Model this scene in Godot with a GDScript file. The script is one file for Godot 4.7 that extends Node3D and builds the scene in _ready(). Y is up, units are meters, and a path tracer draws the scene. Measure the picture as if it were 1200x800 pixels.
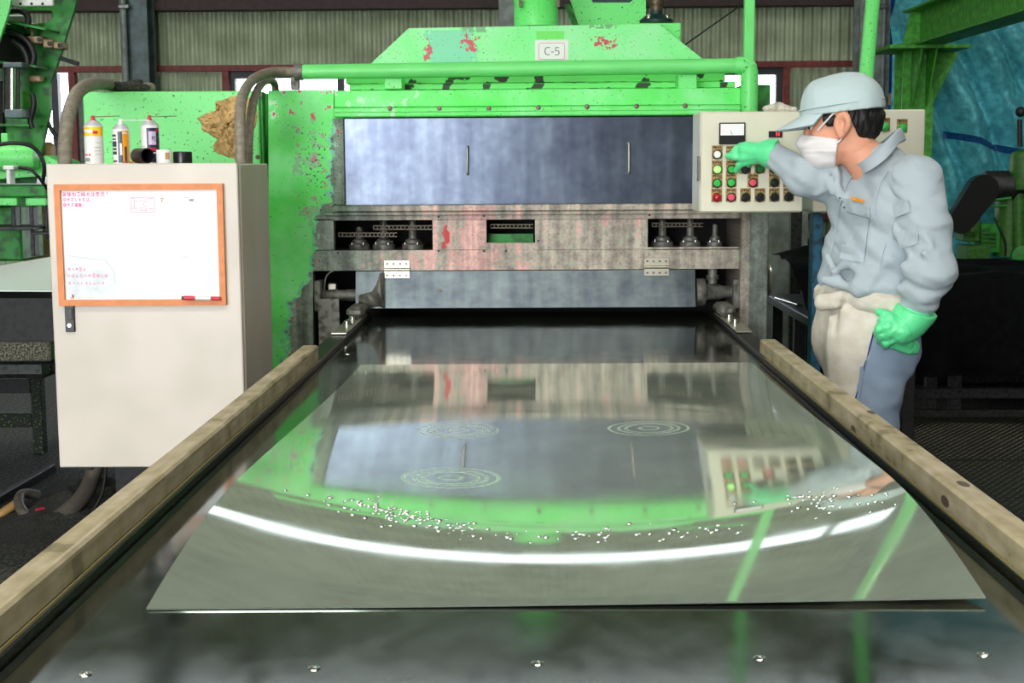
extends Node3D
# A polishing line for steel sheets in a workshop hall. y up, metres; the camera stands at x = 0, z = 0.

const FOCAL := 1680.0                       # pixels, for a frame of 1200 x 800
const EYE := Vector3(0, 1.40, 0)
var turn_of_camera := Basis(Vector3.UP, 0.0165) * Basis(Vector3.RIGHT, -0.1237) * Basis(Vector3.BACK, -0.0062)
var M := {}                                 # materials
var names := {}
var rng := RandomNumberGenerator.new()

# ------------------------------------------------------------------ surveying: from the photograph to the place
func at(u: float, v: float, z: float) -> Vector3:      # the point seen there on the upright plane at that z
	var d := turn_of_camera * Vector3((u - 600.0) / FOCAL, (400.0 - v) / FOCAL, -1.0)
	return EYE + d * (z / d.z)

func flat(u: float, v: float, y: float) -> Vector3:    # the point seen there on the level plane at that height
	var d := turn_of_camera * Vector3((u - 600.0) / FOCAL, (400.0 - v) / FOCAL, -1.0)
	return EYE + d * ((y - EYE.y) / d.y)

# ------------------------------------------------------------------ a growing mesh
class Shape:
	var v := PackedVector3Array()
	var n := PackedVector3Array()
	var t := PackedVector2Array()
	var c := PackedColorArray()
	var i := PackedInt32Array()

	func add(p: Vector3, q: Vector3, uv := Vector2.ZERO) -> int:
		v.append(p)
		n.append(q)
		t.append(uv)
		return v.size() - 1

	func face(a: int, b: int, d: int) -> void:          # wound clockwise as seen from the side of its normals
		var g := (v[b] - v[a]).cross(v[d] - v[a])
		if g.dot(n[a] + n[b] + n[d]) > 0.0:
			i.append_array([a, d, b])
		else:
			i.append_array([a, b, d])

	func tri(a: Vector3, b: Vector3, d: Vector3) -> void:   # counter-clockwise from the front
		var m := (b - a).cross(d - a).normalized()
		var k := add(a, m)
		add(b, m)
		add(d, m)
		i.append_array([k, k + 2, k + 1])

	func quad(a: Vector3, b: Vector3, d: Vector3, e: Vector3) -> void:
		var m := (d - a).cross(e - b).normalized()
		var k := add(a, m, Vector2(0, 1))
		add(b, m, Vector2(1, 1))
		add(d, m, Vector2(1, 0))
		add(e, m, Vector2(0, 0))
		i.append_array([k, k + 2, k + 1, k, k + 3, k + 2])

	func hexa(p: Array) -> void:                        # eight corners: four below, four above, both counter-clockwise seen from above
		quad(p[3], p[2], p[1], p[0])
		quad(p[4], p[5], p[6], p[7])
		for k in 4:
			var l := (k + 1) % 4
			quad(p[k], p[l], p[l + 4], p[k + 4])

	func box(m: Vector3, s: Vector3, bevel := 0.0, b := Basis()) -> void:
		var h := s * 0.5
		var e := minf(bevel, minf(h.x, minf(h.y, h.z)) * 0.9)
		if e <= 0.0:
			hexa([m + b * Vector3(-h.x, -h.y, h.z), m + b * Vector3(h.x, -h.y, h.z), m + b * Vector3(h.x, -h.y, -h.z), m + b * Vector3(-h.x, -h.y, -h.z),
				m + b * Vector3(-h.x, h.y, h.z), m + b * Vector3(h.x, h.y, h.z), m + b * Vector3(h.x, h.y, -h.z), m + b * Vector3(-h.x, h.y, -h.z)])
			return
		for ax in 3:
			var a1 := (ax + 1) % 3
			var a2 := (ax + 2) % 3
			for sg: float in [-1.0, 1.0]:
				var q := []
				for k: Vector2 in [Vector2(-1, -1), Vector2(1, -1), Vector2(1, 1), Vector2(-1, 1)]:
					var p := Vector3.ZERO
					p[ax] = sg * h[ax]
					p[a1] = k.x * (h[a1] - e) * sg
					p[a2] = k.y * (h[a2] - e)
					q.append(m + b * p)
				quad(q[0], q[1], q[2], q[3])
			for s1: float in [-1.0, 1.0]:
				for s2: float in [-1.0, 1.0]:
					var q := []
					for k: Array in [[-1.0, 0], [1.0, 0], [1.0, 1], [-1.0, 1]]:
						var p := Vector3.ZERO
						p[ax] = -k[0] * (h[ax] - e) * s1 * s2
						p[a1] = s1 * (h[a1] - (0.0 if k[1] == 0 else e))
						p[a2] = s2 * (h[a2] - (e if k[1] == 0 else 0.0))
						q.append(m + b * p)
					quad(q[0], q[1], q[2], q[3])
		for sx: float in [-1.0, 1.0]:
			for sy: float in [-1.0, 1.0]:
				for sz: float in [-1.0, 1.0]:
					var p0 := m + b * Vector3(sx * h.x, sy * (h.y - e), sz * (h.z - e))
					var p1 := m + b * Vector3(sx * (h.x - e), sy * h.y, sz * (h.z - e))
					var p2 := m + b * Vector3(sx * (h.x - e), sy * (h.y - e), sz * h.z)
					if sx * sy * sz > 0.0:
						tri(p0, p1, p2)
					else:
						tri(p0, p2, p1)

	func span(p: Vector3, q: Vector3, bevel := 0.0) -> void:   # an upright box between two corners
		box((p + q) * 0.5, (q - p).abs(), bevel)

	func bar(p: Vector3, q: Vector3, wide: float, high: float, bevel := 0.0, up := Vector3.UP) -> void:   # a square bar from p to q
		var z := (q - p).normalized()
		var x := up.cross(z).normalized()
		box((p + q) * 0.5, Vector3(wide, high, p.distance_to(q)), bevel, Basis(x, z.cross(x), z))

	func prism(outline: PackedVector2Array, x: Transform3D, deep: float) -> void:   # an outline in x's plane, pushed back along its -z
		var o := outline.duplicate()
		if Geometry2D.is_polygon_clockwise(o):
			o.reverse()
		var f := Geometry2D.triangulate_polygon(o)
		var front := x.basis.z.normalized()
		var back := -x.basis.z * deep
		var lo := o[0]
		var hi := o[0]
		for p in o:
			lo = lo.min(p)
			hi = hi.max(p)
		for side in 2:
			var k := v.size()
			for p in o:
				add(x * Vector3(p.x, p.y, 0) + (back if side else Vector3.ZERO), -front if side else front, Vector2((p.x - lo.x) / (hi.x - lo.x), (hi.y - p.y) / (hi.y - lo.y)))
			for m in range(0, f.size(), 3):
				face(k + f[m], k + f[m + 1], k + f[m + 2])
		for k in o.size():
			var p := x * Vector3(o[k].x, o[k].y, 0)
			var q := x * Vector3(o[(k + 1) % o.size()].x, o[(k + 1) % o.size()].y, 0)
			quad(p, p + back, q + back, q)

	func ring_frames(p: PackedVector3Array) -> Array:
		var out := []
		var x := Vector3.ZERO
		for k in p.size():
			var z := (p[mini(k + 1, p.size() - 1)] - p[maxi(k - 1, 0)]).normalized()
			if k == 0:
				x = (Vector3.UP if absf(z.y) < 0.9 else Vector3.RIGHT).cross(z).normalized()
			else:
				x = (x - z * x.dot(z)).normalized()
			out.append(Basis(x, z.cross(x), z))
		return out

	func tube(p: PackedVector3Array, r: PackedFloat32Array, seg := 12, caps := true) -> void:   # r: one radius, or one for each point
		var fr := ring_frames(p)
		var first := v.size()
		for k in p.size():
			var rk := r[mini(k, r.size() - 1)]
			var slope := 0.0
			if r.size() > 1:
				var k0 := maxi(k - 1, 0)
				var k1 := mini(k + 1, p.size() - 1)
				slope = (r[mini(k1, r.size() - 1)] - r[mini(k0, r.size() - 1)]) / maxf(p[k0].distance_to(p[k1]), 1e-6)
			for s in seg + 1:
				var a := TAU * s / seg
				var d: Vector3 = fr[k].x * cos(a) + fr[k].y * sin(a)
				add(p[k] + d * rk, (d - fr[k].z * slope).normalized(), Vector2(float(s) / seg, float(k) / p.size()))
		for k in p.size() - 1:
			for s in seg:
				var a := first + k * (seg + 1) + s
				face(a, a + 1, a + seg + 2)
				face(a, a + seg + 2, a + seg + 1)
		if caps:
			for e in 2:
				var k := 0 if e == 0 else p.size() - 1
				var z: Vector3 = fr[k].z * (-1.0 if e == 0 else 1.0)
				var m := add(p[k], z)
				for s in seg + 1:
					var a := TAU * s / seg
					add(p[k] + (fr[k].x * cos(a) + fr[k].y * sin(a)) * r[mini(k, r.size() - 1)], z)
				for s in seg:
					face(m, m + 1 + s, m + 2 + s)

	func rod(p: Vector3, q: Vector3, r: float, seg := 12) -> void:
		tube([p, q], [r], seg)

	func lathe(pr: PackedVector2Array, x: Transform3D, seg := 24) -> void:   # a profile of (radius, height) turned round x's y axis; sharp corners stay sharp
		for k in pr.size() - 1:
			var a := pr[k]
			var b := pr[k + 1]
			if a.is_equal_approx(b):
				continue
			var m := Vector2(b.y - a.y, a.x - b.x).normalized()
			var na := m
			var nb := m
			if k > 0 and not pr[k - 1].is_equal_approx(a):
				var w := Vector2(a.y - pr[k - 1].y, pr[k - 1].x - a.x).normalized()
				if w.dot(m) > 0.75:
					na = (m + w).normalized()
			if k + 2 < pr.size() and not pr[k + 2].is_equal_approx(b):
				var w := Vector2(pr[k + 2].y - b.y, b.x - pr[k + 2].x).normalized()
				if w.dot(m) > 0.75:
					nb = (m + w).normalized()
			var first := v.size()
			for s in seg + 1:
				var q := TAU * s / seg
				var d := Vector3(sin(q), 0, cos(q))
				add(x * (d * a.x + Vector3.UP * a.y), (x.basis * (d * na.x + Vector3.UP * na.y)).normalized(), Vector2(float(s) / seg, 1.0 - float(k) / (pr.size() - 1)))
				add(x * (d * b.x + Vector3.UP * b.y), (x.basis * (d * nb.x + Vector3.UP * nb.y)).normalized(), Vector2(float(s) / seg, 1.0 - float(k + 1) / (pr.size() - 1)))
			for s in seg:
				var o := first + s * 2
				if a.x > 1e-6:
					face(o, o + 2, o + 1)
				if b.x > 1e-6:
					face(o + 1, o + 2, o + 3)

	func ball(m: Vector3, r: Vector3, b := Basis(), seg := 16) -> void:
		var first := v.size()
		var rows := seg / 2
		for k in rows + 1:
			for s in seg + 1:
				var e := PI * k / rows
				var a := TAU * s / seg
				var d := Vector3(sin(e) * cos(a), cos(e), sin(e) * sin(a))
				add(m + b * (d * r), (b * (d / r)).normalized(), Vector2(float(s) / seg, float(k) / rows))
		for k in rows:
			for s in seg:
				var o := first + k * (seg + 1) + s
				if k > 0:
					face(o, o + 1, o + seg + 2)
				if k < rows - 1:
					face(o, o + seg + 2, o + seg + 1)

	func grid(nu: int, nv: int, f: Callable, thick := 0.0) -> void:   # a sheet f(s, t) -> point, s and t from 0 to 1; thick sheets get a back and edges
		var p := []
		for b in nv + 1:
			for a in nu + 1:
				p.append(f.call(float(a) / nu, float(b) / nv))
		var nn := []
		for b in nv + 1:
			for a in nu + 1:
				var du: Vector3 = p[b * (nu + 1) + mini(a + 1, nu)] - p[b * (nu + 1) + maxi(a - 1, 0)]
				var dv: Vector3 = p[mini(b + 1, nv) * (nu + 1) + a] - p[maxi(b - 1, 0) * (nu + 1) + a]
				nn.append(du.cross(dv).normalized())
		for side in (2 if thick > 0.0 else 1):
			var first := v.size()
			for b in nv + 1:
				for a in nu + 1:
					var k := b * (nu + 1) + a
					add(p[k] - nn[k] * thick * side, nn[k] * (1.0 - 2.0 * side), Vector2(float(a) / nu, float(b) / nv))
			for b in nv:
				for a in nu:
					var o := first + b * (nu + 1) + a
					face(o, o + 1, o + nu + 2)
					face(o, o + nu + 2, o + nu + 1)
		if thick > 0.0:
			var rim := []
			for a in nu:
				rim.append(a)
			for b in nv:
				rim.append(b * (nu + 1) + nu)
			for a in nu:
				rim.append(nv * (nu + 1) + nu - a)
			for b in nv:
				rim.append((nv - b) * (nu + 1))
			for k in rim.size():
				var x: int = rim[k]
				var y: int = rim[(k + 1) % rim.size()]
				quad(p[x], p[x] - nn[x] * thick, p[y] - nn[y] * thick, p[y])

	func lay_uv(corner: Vector3, size: Vector2) -> void:     # lays one print over the front of a thing, from its top left corner (own measures, x right, y down)
		for k in v.size():
			t[k] = Vector2((v[k].x - corner.x) / size.x, (corner.y - v[k].y) / size.y)

	func mesh(minus := Vector3.ZERO) -> ArrayMesh:
		var a := []
		a.resize(Mesh.ARRAY_MAX)
		var w := v.duplicate()
		if minus != Vector3.ZERO:
			for k in w.size():
				w[k] -= minus
		a[Mesh.ARRAY_VERTEX] = w
		a[Mesh.ARRAY_NORMAL] = n
		a[Mesh.ARRAY_TEX_UV] = t
		if c.size() == v.size():
			a[Mesh.ARRAY_COLOR] = c
		a[Mesh.ARRAY_INDEX] = i
		var m := ArrayMesh.new()
		m.add_surface_from_arrays(Mesh.PRIMITIVE_TRIANGLES, a)
		return m

# ------------------------------------------------------------------ naming and the tree
func numbered(called: String) -> String:
	names[called] = names.get(called, -1) + 1
	return called if names[called] == 0 else "%s_%03d" % [called, names[called]]

func tag(o: Node3D, label: String, category: String, group := "") -> void:
	o.set_meta("label", label)
	o.set_meta("category", category)
	if group:
		o.set_meta("group", group)

func thing(called: String, label: String, category: String, base: Vector3, group := "") -> Node3D:
	var o := Node3D.new()
	o.name = numbered(called)
	o.position = base
	add_child(o)
	tag(o, label, category, group)
	return o

func part(called: String, g: Shape, m: Material, parent: Node3D, label := "") -> MeshInstance3D:
	var o := MeshInstance3D.new()
	o.name = called
	var off := Vector3.ZERO
	var p: Node = parent
	while p != self and p is Node3D:
		off += p.position
		p = p.get_parent()
	o.mesh = g.mesh(off)
	o.material_override = m
	parent.add_child(o, true)
	if label:
		o.set_meta("label", label)
	return o

func single(called: String, g: Shape, m: Material, label: String, category: String, group := "") -> MeshInstance3D:   # a thing of one piece
	var lo := Vector3.INF
	var hi := -Vector3.INF
	for p in g.v:
		lo = lo.min(p)
		hi = hi.max(p)
	var base := Vector3((lo.x + hi.x) / 2, lo.y, (lo.z + hi.z) / 2)
	var o := MeshInstance3D.new()
	o.name = numbered(called)
	o.mesh = g.mesh(base)
	o.material_override = m
	o.position = base
	add_child(o)
	tag(o, label, category, group)
	return o

func structure(called: String, g: Shape, m: Material) -> MeshInstance3D:
	var o := MeshInstance3D.new()
	o.name = numbered(called)
	o.mesh = g.mesh()
	o.material_override = m
	add_child(o)
	o.set_meta("kind", "structure")
	return o

func smooth_path(p: PackedVector3Array, each: float) -> PackedVector3Array:   # a curve through the points, in even steps
	var c := Curve3D.new()
	c.bake_interval = each * 0.5
	for k in p.size():
		var h := (p[mini(k + 1, p.size() - 1)] - p[maxi(k - 1, 0)]) / 6.0
		c.add_point(p[k], -h, h)
	var out := PackedVector3Array()
	var len := c.get_baked_length()
	var n := maxi(2, int(len / each))
	for k in n + 1:
		out.append(c.sample_baked(len * k / n))
	return out

# ------------------------------------------------------------------ materials
func noise(freq: float, octaves := 4, type := FastNoiseLite.TYPE_SIMPLEX_SMOOTH, sd := 1) -> FastNoiseLite:
	var f := FastNoiseLite.new()
	f.noise_type = type
	f.frequency = freq
	f.fractal_octaves = octaves
	f.seed = sd
	return f

func ramp_noise(freq: float, lo: Color, hi: Color, octaves := 4, sd := 1, p0 := 0.25, p1 := 0.75, size := 512) -> NoiseTexture2D:
	var t := NoiseTexture2D.new()
	t.width = size
	t.height = size
	t.seamless = true
	t.noise = noise(freq, octaves, FastNoiseLite.TYPE_SIMPLEX_SMOOTH, sd)
	var g := Gradient.new()
	g.offsets = PackedFloat32Array([p0, p1])
	g.colors = PackedColorArray([lo, hi])
	t.color_ramp = g
	return t

func bump_noise(freq: float, octaves := 4, sd := 1, strength := 4.0) -> NoiseTexture2D:
	var t := NoiseTexture2D.new()
	t.width = 512
	t.height = 512
	t.seamless = true
	t.as_normal_map = true
	t.bump_strength = strength
	t.noise = noise(freq, octaves, FastNoiseLite.TYPE_SIMPLEX_SMOOTH, sd)
	return t

func paint(called: String, color: Color, rough := 0.6, metal := 0.0, dirt: Texture2D = null, scale := 1.0, bump: Texture2D = null, bump_by := 0.3) -> StandardMaterial3D:
	var m := StandardMaterial3D.new()
	m.resource_name = called
	m.albedo_color = color
	m.roughness = rough
	m.metallic = metal
	if dirt or bump:
		m.uv1_triplanar = true
		m.uv1_world_triplanar = true
		m.uv1_scale = Vector3.ONE * scale
	if dirt:
		m.albedo_texture = dirt
	if bump:
		m.normal_enabled = true
		m.normal_texture = bump
		m.normal_scale = bump_by
	M[called] = m
	return m

func printed(called: String, im: Image, rough := 0.6, metal := 0.0) -> StandardMaterial3D:
	var m := StandardMaterial3D.new()
	m.resource_name = called
	m.albedo_texture = ImageTexture.create_from_image(im)
	m.texture_repeat = false
	m.roughness = rough
	m.metallic = metal
	M[called] = m
	return m

func field(w: int, h: int, freq: float, octaves := 4, sd := 1, type := FastNoiseLite.TYPE_SIMPLEX_SMOOTH) -> PackedByteArray:   # grey noise, 0..255
	return noise(freq, octaves, type, sd).get_image(w, h).get_data()

func streaks(w: int, h: int, across: float, squeeze: int, sd: int) -> PackedByteArray:   # grey noise drawn out downwards
	var im := noise(across, 4, FastNoiseLite.TYPE_SIMPLEX_SMOOTH, sd).get_image(w, maxi(2, h / squeeze))
	im.resize(w, h, Image.INTERPOLATE_CUBIC)
	return im.get_data()

func stroke(im: Image, p: PackedVector2Array, width: float, c: Color) -> void:   # a pen line through the points
	for k in p.size() - 1:
		var d := p[k].distance_to(p[k + 1])
		for s in int(d * 1.5) + 1:
			var q := p[k].lerp(p[k + 1], minf(1.0, s / maxf(d * 1.5, 0.01)))
			var r := int(ceil(width * 0.5)) + 1
			for y in range(int(q.y) - r, int(q.y) + r + 1):
				for x in range(int(q.x) - r, int(q.x) + r + 1):
					if x >= 0 and y >= 0 and x < im.get_width() and y < im.get_height():
						var a := clampf(width * 0.5 + 0.5 - Vector2(x, y).distance_to(q), 0.0, 1.0) * c.a
						if a > 0.0:
							var o := im.get_pixel(x, y)
							im.set_pixel(x, y, o.lerp(Color(c.r, c.g, c.b, 1.0), a * 0.6))

func write(called: String, text: String, size: float, where: Vector3, m: Material, parent: Node3D, serif := false, bold := false) -> void:   # raised lettering facing +z, centred there
	var t := TextMesh.new()
	var f := SystemFont.new()
	f.font_names = PackedStringArray(["Droid Serif" if serif else "Droid Sans"])
	f.font_weight = 700 if bold else 400
	t.font = f
	t.text = text
	t.font_size = 64
	t.pixel_size = size / 46.0
	t.depth = 0.0004
	var o := MeshInstance3D.new()
	o.name = called
	o.mesh = t
	o.material_override = m
	parent.add_child(o, true)
	var off := Vector3.ZERO
	var p: Node = parent
	while p != self and p is Node3D:
		off += p.position
		p = p.get_parent()
	o.position = where - off

# ------------------------------------------------------------------ soft bodies: bones joined smoothly, meshed as surface nets
func folds_across(dir: Vector3, low: float) -> Basis:      # squeezes noise so that its waves run across dir and stretch along the rest
	var d := dir.normalized()
	var h := 1.0 - low
	return Basis(Vector3(low, 0, 0) + d * (h * d.x), Vector3(0, low, 0) + d * (h * d.y), Vector3(0, 0, low) + d * (h * d.z))

# bone: [a, b, radius at a, radius at b]  or an egg: [centre, radii, basis]; cut: [point, normal] keeps what lies behind the plane
func body(g: Shape, bones: Array, cell: float, k: float, cuts := [], crumple: FastNoiseLite = null, amount := 0.0, stretch := Basis()) -> void:
	var lo := Vector3.INF
	var hi := -Vector3.INF
	for b in bones:
		if b.size() == 4:
			var r := maxf(b[2], b[3])
			lo = lo.min(b[0] - Vector3.ONE * r).min(b[1] - Vector3.ONE * r)
			hi = hi.max(b[0] + Vector3.ONE * r).max(b[1] + Vector3.ONE * r)
		else:
			var e: Vector3 = b[1]
			var q: Basis = b[2]
			var ext := Vector3(absf(q.x.x) * e.x + absf(q.y.x) * e.y + absf(q.z.x) * e.z, absf(q.x.y) * e.x + absf(q.y.y) * e.y + absf(q.z.y) * e.z, absf(q.x.z) * e.x + absf(q.y.z) * e.y + absf(q.z.z) * e.z)
			lo = lo.min(b[0] - ext)
			hi = hi.max(b[0] + ext)
	var pad := k * 2.0 + amount + cell * 2.0
	lo -= Vector3.ONE * pad
	hi += Vector3.ONE * pad
	var nx := int((hi.x - lo.x) / cell) + 2
	var ny := int((hi.y - lo.y) / cell) + 2
	var nz := int((hi.z - lo.z) / cell) + 2
	var sum := PackedFloat32Array()
	sum.resize(nx * ny * nz)
	for b in bones:
		var egg: bool = b.size() == 3
		var blo: Vector3
		var bhi: Vector3
		var a: Vector3 = b[0]
		var ab := Vector3.ZERO
		var ll := 1.0
		var ra := 0.0
		var dr := 0.0
		var inv := Basis()
		var rad := Vector3.ONE
		var small := 0.0
		if egg:
			rad = b[1]
			var q: Basis = b[2]
			inv = q.transposed()
			small = minf(rad.x, minf(rad.y, rad.z))
			var ext := Vector3(absf(q.x.x) * rad.x + absf(q.y.x) * rad.y + absf(q.z.x) * rad.z, absf(q.x.y) * rad.x + absf(q.y.y) * rad.y + absf(q.z.y) * rad.z, absf(q.x.z) * rad.x + absf(q.y.z) * rad.y + absf(q.z.z) * rad.z)
			blo = a - ext
			bhi = a + ext
		else:
			ab = b[1] - a
			ll = maxf(ab.length_squared(), 1e-9)
			ra = b[2]
			dr = b[3] - ra
			var r := maxf(b[2], b[3])
			blo = a.min(b[1]) - Vector3.ONE * r
			bhi = a.max(b[1]) + Vector3.ONE * r
		var i0 := ((blo - Vector3.ONE * pad - lo) / cell).floor().max(Vector3.ZERO)
		var i1 := ((bhi + Vector3.ONE * pad - lo) / cell).ceil().min(Vector3(nx - 1, ny - 1, nz - 1))
		for z in range(int(i0.z), int(i1.z) + 1):
			for y in range(int(i0.y), int(i1.y) + 1):
				var row := (z * ny + y) * nx
				for x in range(int(i0.x), int(i1.x) + 1):
					var p := lo + Vector3(x, y, z) * cell - a
					var d: float
					if egg:
						var q := (inv * p) / rad
						var l := q.length()
						d = (l - 1.0) * l / maxf((q / rad).length(), 1e-6)
					else:
						var h := clampf(p.dot(ab) / ll, 0.0, 1.0)
						d = (p - ab * h).length() - ra - dr * h
					if d < pad:
						sum[row + x] += exp(-maxf(d, -6.0 * k) / k)
	var far := pad
	for m in sum.size():
		sum[m] = -k * log(sum[m]) if sum[m] > 1e-12 else far
	if amount > 0.0 or not cuts.is_empty():
		var near := amount * 2.0 + cell * 2.0
		for z in nz:
			for y in ny:
				var row := (z * ny + y) * nx
				for x in nx:
					var d := sum[row + x]
					if d < far * 0.99:
						var p := lo + Vector3(x, y, z) * cell
						if amount > 0.0 and absf(d) < near:
							d += amount * crumple.get_noise_3dv(stretch * p)
						for cut in cuts:
							var e: float = (p - cut[0]).dot(cut[1])
							d = maxf(d, e)
						sum[row + x] = d
	# one vertex in each cell that the surface crosses
	var where := {}
	var slab := nx * ny
	for z in nz - 1:
		for y in ny - 1:
			for x in nx - 1:
				var o := z * slab + y * nx + x
				var d0 := sum[o]
				if absf(d0) > cell * 2.5:
					continue
				var d1 := sum[o + 1]
				var d2 := sum[o + nx]
				var d3 := sum[o + nx + 1]
				var d4 := sum[o + slab]
				var d5 := sum[o + slab + 1]
				var d6 := sum[o + slab + nx]
				var d7 := sum[o + slab + nx + 1]
				var s := int(d0 < 0) + int(d1 < 0) + int(d2 < 0) + int(d3 < 0) + int(d4 < 0) + int(d5 < 0) + int(d6 < 0) + int(d7 < 0)
				if s == 0 or s == 8:
					continue
				var p := Vector3.ZERO
				var m := 0
				if (d0 < 0) != (d1 < 0):
					p += Vector3(d0 / (d0 - d1), 0, 0)
					m += 1
				if (d2 < 0) != (d3 < 0):
					p += Vector3(d2 / (d2 - d3), 1, 0)
					m += 1
				if (d4 < 0) != (d5 < 0):
					p += Vector3(d4 / (d4 - d5), 0, 1)
					m += 1
				if (d6 < 0) != (d7 < 0):
					p += Vector3(d6 / (d6 - d7), 1, 1)
					m += 1
				if (d0 < 0) != (d2 < 0):
					p += Vector3(0, d0 / (d0 - d2), 0)
					m += 1
				if (d1 < 0) != (d3 < 0):
					p += Vector3(1, d1 / (d1 - d3), 0)
					m += 1
				if (d4 < 0) != (d6 < 0):
					p += Vector3(0, d4 / (d4 - d6), 1)
					m += 1
				if (d5 < 0) != (d7 < 0):
					p += Vector3(1, d5 / (d5 - d7), 1)
					m += 1
				if (d0 < 0) != (d4 < 0):
					p += Vector3(0, 0, d0 / (d0 - d4))
					m += 1
				if (d1 < 0) != (d5 < 0):
					p += Vector3(1, 0, d1 / (d1 - d5))
					m += 1
				if (d2 < 0) != (d6 < 0):
					p += Vector3(0, 1, d2 / (d2 - d6))
					m += 1
				if (d3 < 0) != (d7 < 0):
					p += Vector3(1, 1, d3 / (d3 - d7))
					m += 1
				p /= m
				var nn := Vector3(d1 + d3 + d5 + d7 - d0 - d2 - d4 - d6, d2 + d3 + d6 + d7 - d0 - d1 - d4 - d5, d4 + d5 + d6 + d7 - d0 - d1 - d2 - d3).normalized()
				where[o] = g.add(lo + (Vector3(x, y, z) + p) * cell, nn)
	for o: int in where:
		var inside := sum[o] < 0
		if inside != (sum[o + 1] < 0) and where.has(o - nx) and where.has(o - slab) and where.has(o - nx - slab):
			g.face(where[o], where[o - nx], where[o - nx - slab])
			g.face(where[o], where[o - nx - slab], where[o - slab])
		if inside != (sum[o + nx] < 0) and where.has(o - 1) and where.has(o - slab) and where.has(o - 1 - slab):
			g.face(where[o], where[o - 1], where[o - 1 - slab])
			g.face(where[o], where[o - 1 - slab], where[o - slab])
		if inside != (sum[o + slab] < 0) and where.has(o - 1) and where.has(o - nx) and where.has(o - 1 - nx):
			g.face(where[o], where[o - 1], where[o - 1 - nx])
			g.face(where[o], where[o - 1 - nx], where[o - nx])

# ------------------------------------------------------------------ the scene
func _ready() -> void:
	rng.seed = 20
	set_camera_and_light()
	make_materials()
	build_hall()
	build_luminaires()
	build_table()
	build_steel_sheet()
	build_timber_bars()
	build_machine()
	build_hood_and_pipes()
	build_cabinet()
	build_cans()
	build_control_panels()
	build_person()
	build_right_side()
	build_left_side()
	build_floor_things()

func set_camera_and_light() -> void:
	var cam := Camera3D.new()
	cam.name = "camera"
	cam.transform = Transform3D(turn_of_camera, EYE)
	cam.fov = rad_to_deg(2.0 * atan(400.0 / FOCAL))
	cam.near = 0.05
	cam.far = 100.0
	add_child(cam)
	cam.current = true
	var we := WorldEnvironment.new()
	we.name = "surroundings"
	var e := Environment.new()
	var sky := Sky.new()
	var ps := ProceduralSkyMaterial.new()          # an overcast day
	ps.sky_top_color = Color(0.90, 0.94, 1.0)
	ps.sky_horizon_color = Color(0.98, 0.99, 1.0)
	ps.ground_horizon_color = Color(0.75, 0.75, 0.74)
	ps.ground_bottom_color = Color(0.45, 0.45, 0.44)
	ps.sky_energy_multiplier = 3.2
	ps.ground_energy_multiplier = 1.0
	sky.sky_material = ps
	e.background_mode = Environment.BG_SKY
	e.sky = sky
	e.tonemap_mode = Environment.TONE_MAPPER_LINEAR
	e.tonemap_exposure = 0.54
	e.sdfgi_enabled = true
	e.ssao_enabled = true
	e.ssil_enabled = true
	we.environment = e
	add_child(we)
	# fill light added in an invented doorway behind the camera, to brighten the fronts
	var d := AreaLight3D.new()
	d.name = "doorway_fill"
	d.area_size = Vector2(5.4, 3.9)
	d.light_color = Color(0.97, 0.985, 1.0)
	d.light_energy = 105.0
	d.area_range = 40.0
	d.area_attenuation = 2.0
	d.shadow_enabled = true
	add_child(d)
	d.position = Vector3(-3.65, 2.05, 6.95)
	d.rotation = Vector3(0, 0, 0)

const LAMP_ENERGY := 13.0

func build_luminaires() -> void:
	var spots := [Vector3(-2.6, 4.7, 2.6), Vector3(0.4, 4.7, 2.6), Vector3(3.4, 4.7, 2.6), Vector3(-2.6, 4.7, -1.0), Vector3(0.4, 4.7, -1.0), Vector3(-3.4, 4.7, -6.2), Vector3(3.4, 4.7, -6.2)]
	var where := ["over the camera's left", "over the near end of the table", "over the walkway right of the table", "over the cabinet side of the table", "over the middle of the table", "over the green press at the left", "over the blue sheet and pump"]
	for k in spots.size():
		var p: Vector3 = spots[k]
		var t := thing("ceiling_light", "white twin tube ceiling light hung " + where[k], "light", p, "ceiling lights")
		var g := Shape.new()
		g.box(p + Vector3(0, 0.06, 0), Vector3(2.4, 0.08, 0.30), 0.01)
		part("housing", g, M.enamel, t)
		for s: float in [-1.0, 1.0]:
			g = Shape.new()
			g.rod(p + Vector3(-1.17, -0.005, s * 0.08), p + Vector3(1.17, -0.005, s * 0.08), 0.016, 10)
			part("tube", g, M.lamp_glow, t)
			g = Shape.new()
			g.rod(p + Vector3(s * 0.9, 0.10, 0), Vector3(p.x + s * 0.9, 6.0, p.z), 0.006, 6)
			part("hanger", g, M.grey_steel, t)
		var l := AreaLight3D.new()
		l.name = "ceiling_light_glow"
		l.area_size = Vector2(2.3, 0.24)
		l.light_color = Color(1.0, 0.985, 0.95)
		l.light_energy = LAMP_ENERGY
		l.area_range = 40.0
		l.area_attenuation = 2.0
		l.shadow_enabled = true
		l.position = Vector3(0, -0.03, 0)
		l.rotation = Vector3(-PI / 2, 0, 0)
		t.add_child(l)

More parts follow.
